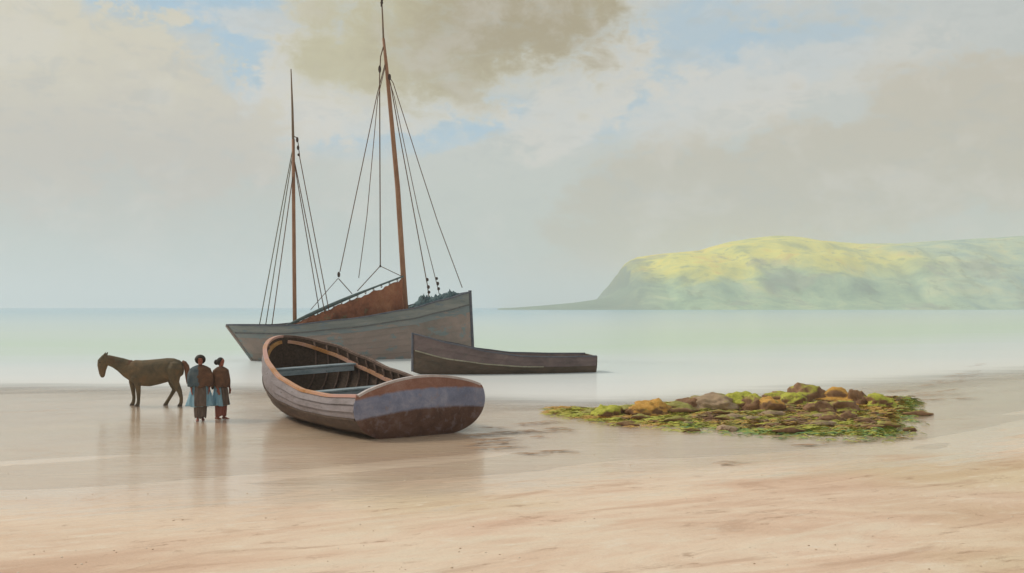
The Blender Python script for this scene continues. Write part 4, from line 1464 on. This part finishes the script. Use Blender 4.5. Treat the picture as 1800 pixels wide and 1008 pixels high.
sp = []
tries = 0
while len(sp) < 19000 and tries < 90000:
    tries += 1
    x = rs.uniform(.8, 12.2); y = rs.uniform(20.8, 31.6)
    h = ledge_h(x, y)
    if h < -.07 + .06 * rs.random() and rs.random() < .9: continue
    if h < -.02 and (y > np.interp(x, RX, RF) + .2 or y < np.interp(x, RX, RN) - .7 or x > 900 / 1800 * 0 + .40 * y): continue
    cl = fbm(x * 1.1, y * 1.5, 11, 3); c2 = fbm(x * 2.2 + 5, y * 3.0, 17, 3)
    if c2 < -.18 and rs.random() < .75: continue
    nearness = (y - np.interp(x, RX, RN))
    if nearness < 1.0 and x > 4: mi = 3 if rs.random() < .6 else 0
    elif x < 4.5: mi = 0 if cl > -.15 else 1
    elif x > 9.3: mi = 1 if cl > -.1 else 2
    elif cl > .16: mi = 0
    elif cl > -.02: mi = 4
    elif cl > -.2: mi = 1
    else: mi = 2
    if rs.random() < .12: mi = rs.randrange(5)
    sp.append((x, y, max(h, 0) - .01, rs.uniform(-.7, .7) + (PI if rs.random() < .5 else 0), rs.uniform(.08, .26), rs.uniform(.008, .03), mi))
fronds('seaweed', sp, 'mass of lime, ochre and brown seaweed covering the rock ledge', .7)

# drift weed: brown wisps on the wet sand
sp = []
LINES = [((830, 757), (980, 741)), ((830, 768), (1000, 752)), ((840, 776), (960, 768)), ((850, 790), (905, 786)), ((825, 783), (900, 778)), ((930, 800), (990, 793)), ((860, 762), (1010, 758)),
         ((1240, 826), (1300, 815)), ((1400, 785), (1600, 770)),
         ((1540, 690), (1620, 686)), ((1560, 700), (1680, 693)), ((1590, 706), (1720, 700)), ((1620, 680), (1700, 668)), ((1640, 672), (1740, 655)), ((1660, 665), (1720, 652)), ((1700, 645), (1735, 640)),
         ((1600, 695), (1700, 684)), ((1600, 730), (1620, 728)), ((1560, 738), (1610, 734))]
for (a, b_) in LINES:
    nn = int(12 + math.hypot(b_[0] - a[0], b_[1] - a[1]) * .42)
    for k in range(nn):
        f = rs.random()
        if fbm(f * 7 + a[0], a[1] * .1) < -.12: continue
        px = lerp(a[0], b_[0], f); py = lerp(a[1], b_[1], f) + rs.gauss(0, .55)
        Yd = CAM_H * 1800 / (py - 540); x = (px - 900) / 1800 * Yd
        sp.append((x, Yd, max(gz(x, Yd), 0), rs.gauss(.1, .16) + (PI if rs.random() < .5 else 0), rs.uniform(.15, .45), rs.uniform(.008, .03), 5 if rs.random() < .8 else 2))
fronds('drift_weed', sp, 'thin broken lines of brown drift weed on the wet sand', .15)

# loose shell grit and pebbles on the dry sand
mb = MB()
for k in range(650):
    y = 9.5 + 11 * rs.random() ** 1.4; x = rs.uniform(-.56, .56) * y
    if fbm(x * .5, y * 1.2, 5, 3) < -.05: continue
    if y > np.interp(x, WET_X, WET_Y) + 2: continue
    r = rs.choice((.005, .006, .007, .009, .012)); a = rs.uniform(0, PI)
    rings = []
    for z, k_ in ((-.3, .8), (.25, 1.0), (.65, .55)):
        rings.append([(x + r * k_ * (1.4 * math.cos(t) * math.cos(a) - math.sin(t) * math.sin(a)), y + r * k_ * (1.4 * math.cos(t) * math.sin(a) + math.sin(t) * math.cos(a)), gz(x, y) + z * r) for t in (0, 1.05, 2.1, 3.14, 4.2, 5.25)])
    mb.loft(rings, rs.choice((0, 0, 1, 2)))
tag(mb.build('shell_grit', [worn('pale_shell', tri(S(206, 190, 166), S(222, 208, 186), S(234, 222, 204)), 9), worn('buff_pebble', tri(S(172, 146, 118), S(190, 162, 134), S(206, 180, 150)), 9), worn('tan_pebble', tri(S(160, 132, 106), S(180, 152, 124), S(196, 168, 140)), 9)]),
    'scattered shell grit and tiny pebbles on the dry sand', 'shell grit', kind='stuff')

# ------------------------------------------------------------------ haze over the bay
HAZE = True
if HAZE:
    m, q, out = new_mat('sea_haze')
    pv = q.node('ShaderNodeVolumePrincipled')
    pv.inputs['Color'].default_value = (.93, .95, .94, 1)
    pv.inputs['Density'].default_value = 0.00056
    pv.inputs['Anisotropy'].default_value = 0.2
    m.node_tree.links.new(pv.outputs[0], out.inputs[1])
    mb = MB(); mb.box((0, 5950, 58), 17000, 12100, 124)
    hz_ = mb.build('haze', m, smooth=False)
    tag(hz_, 'pale sea haze over the bay', 'haze', kind='stuff')
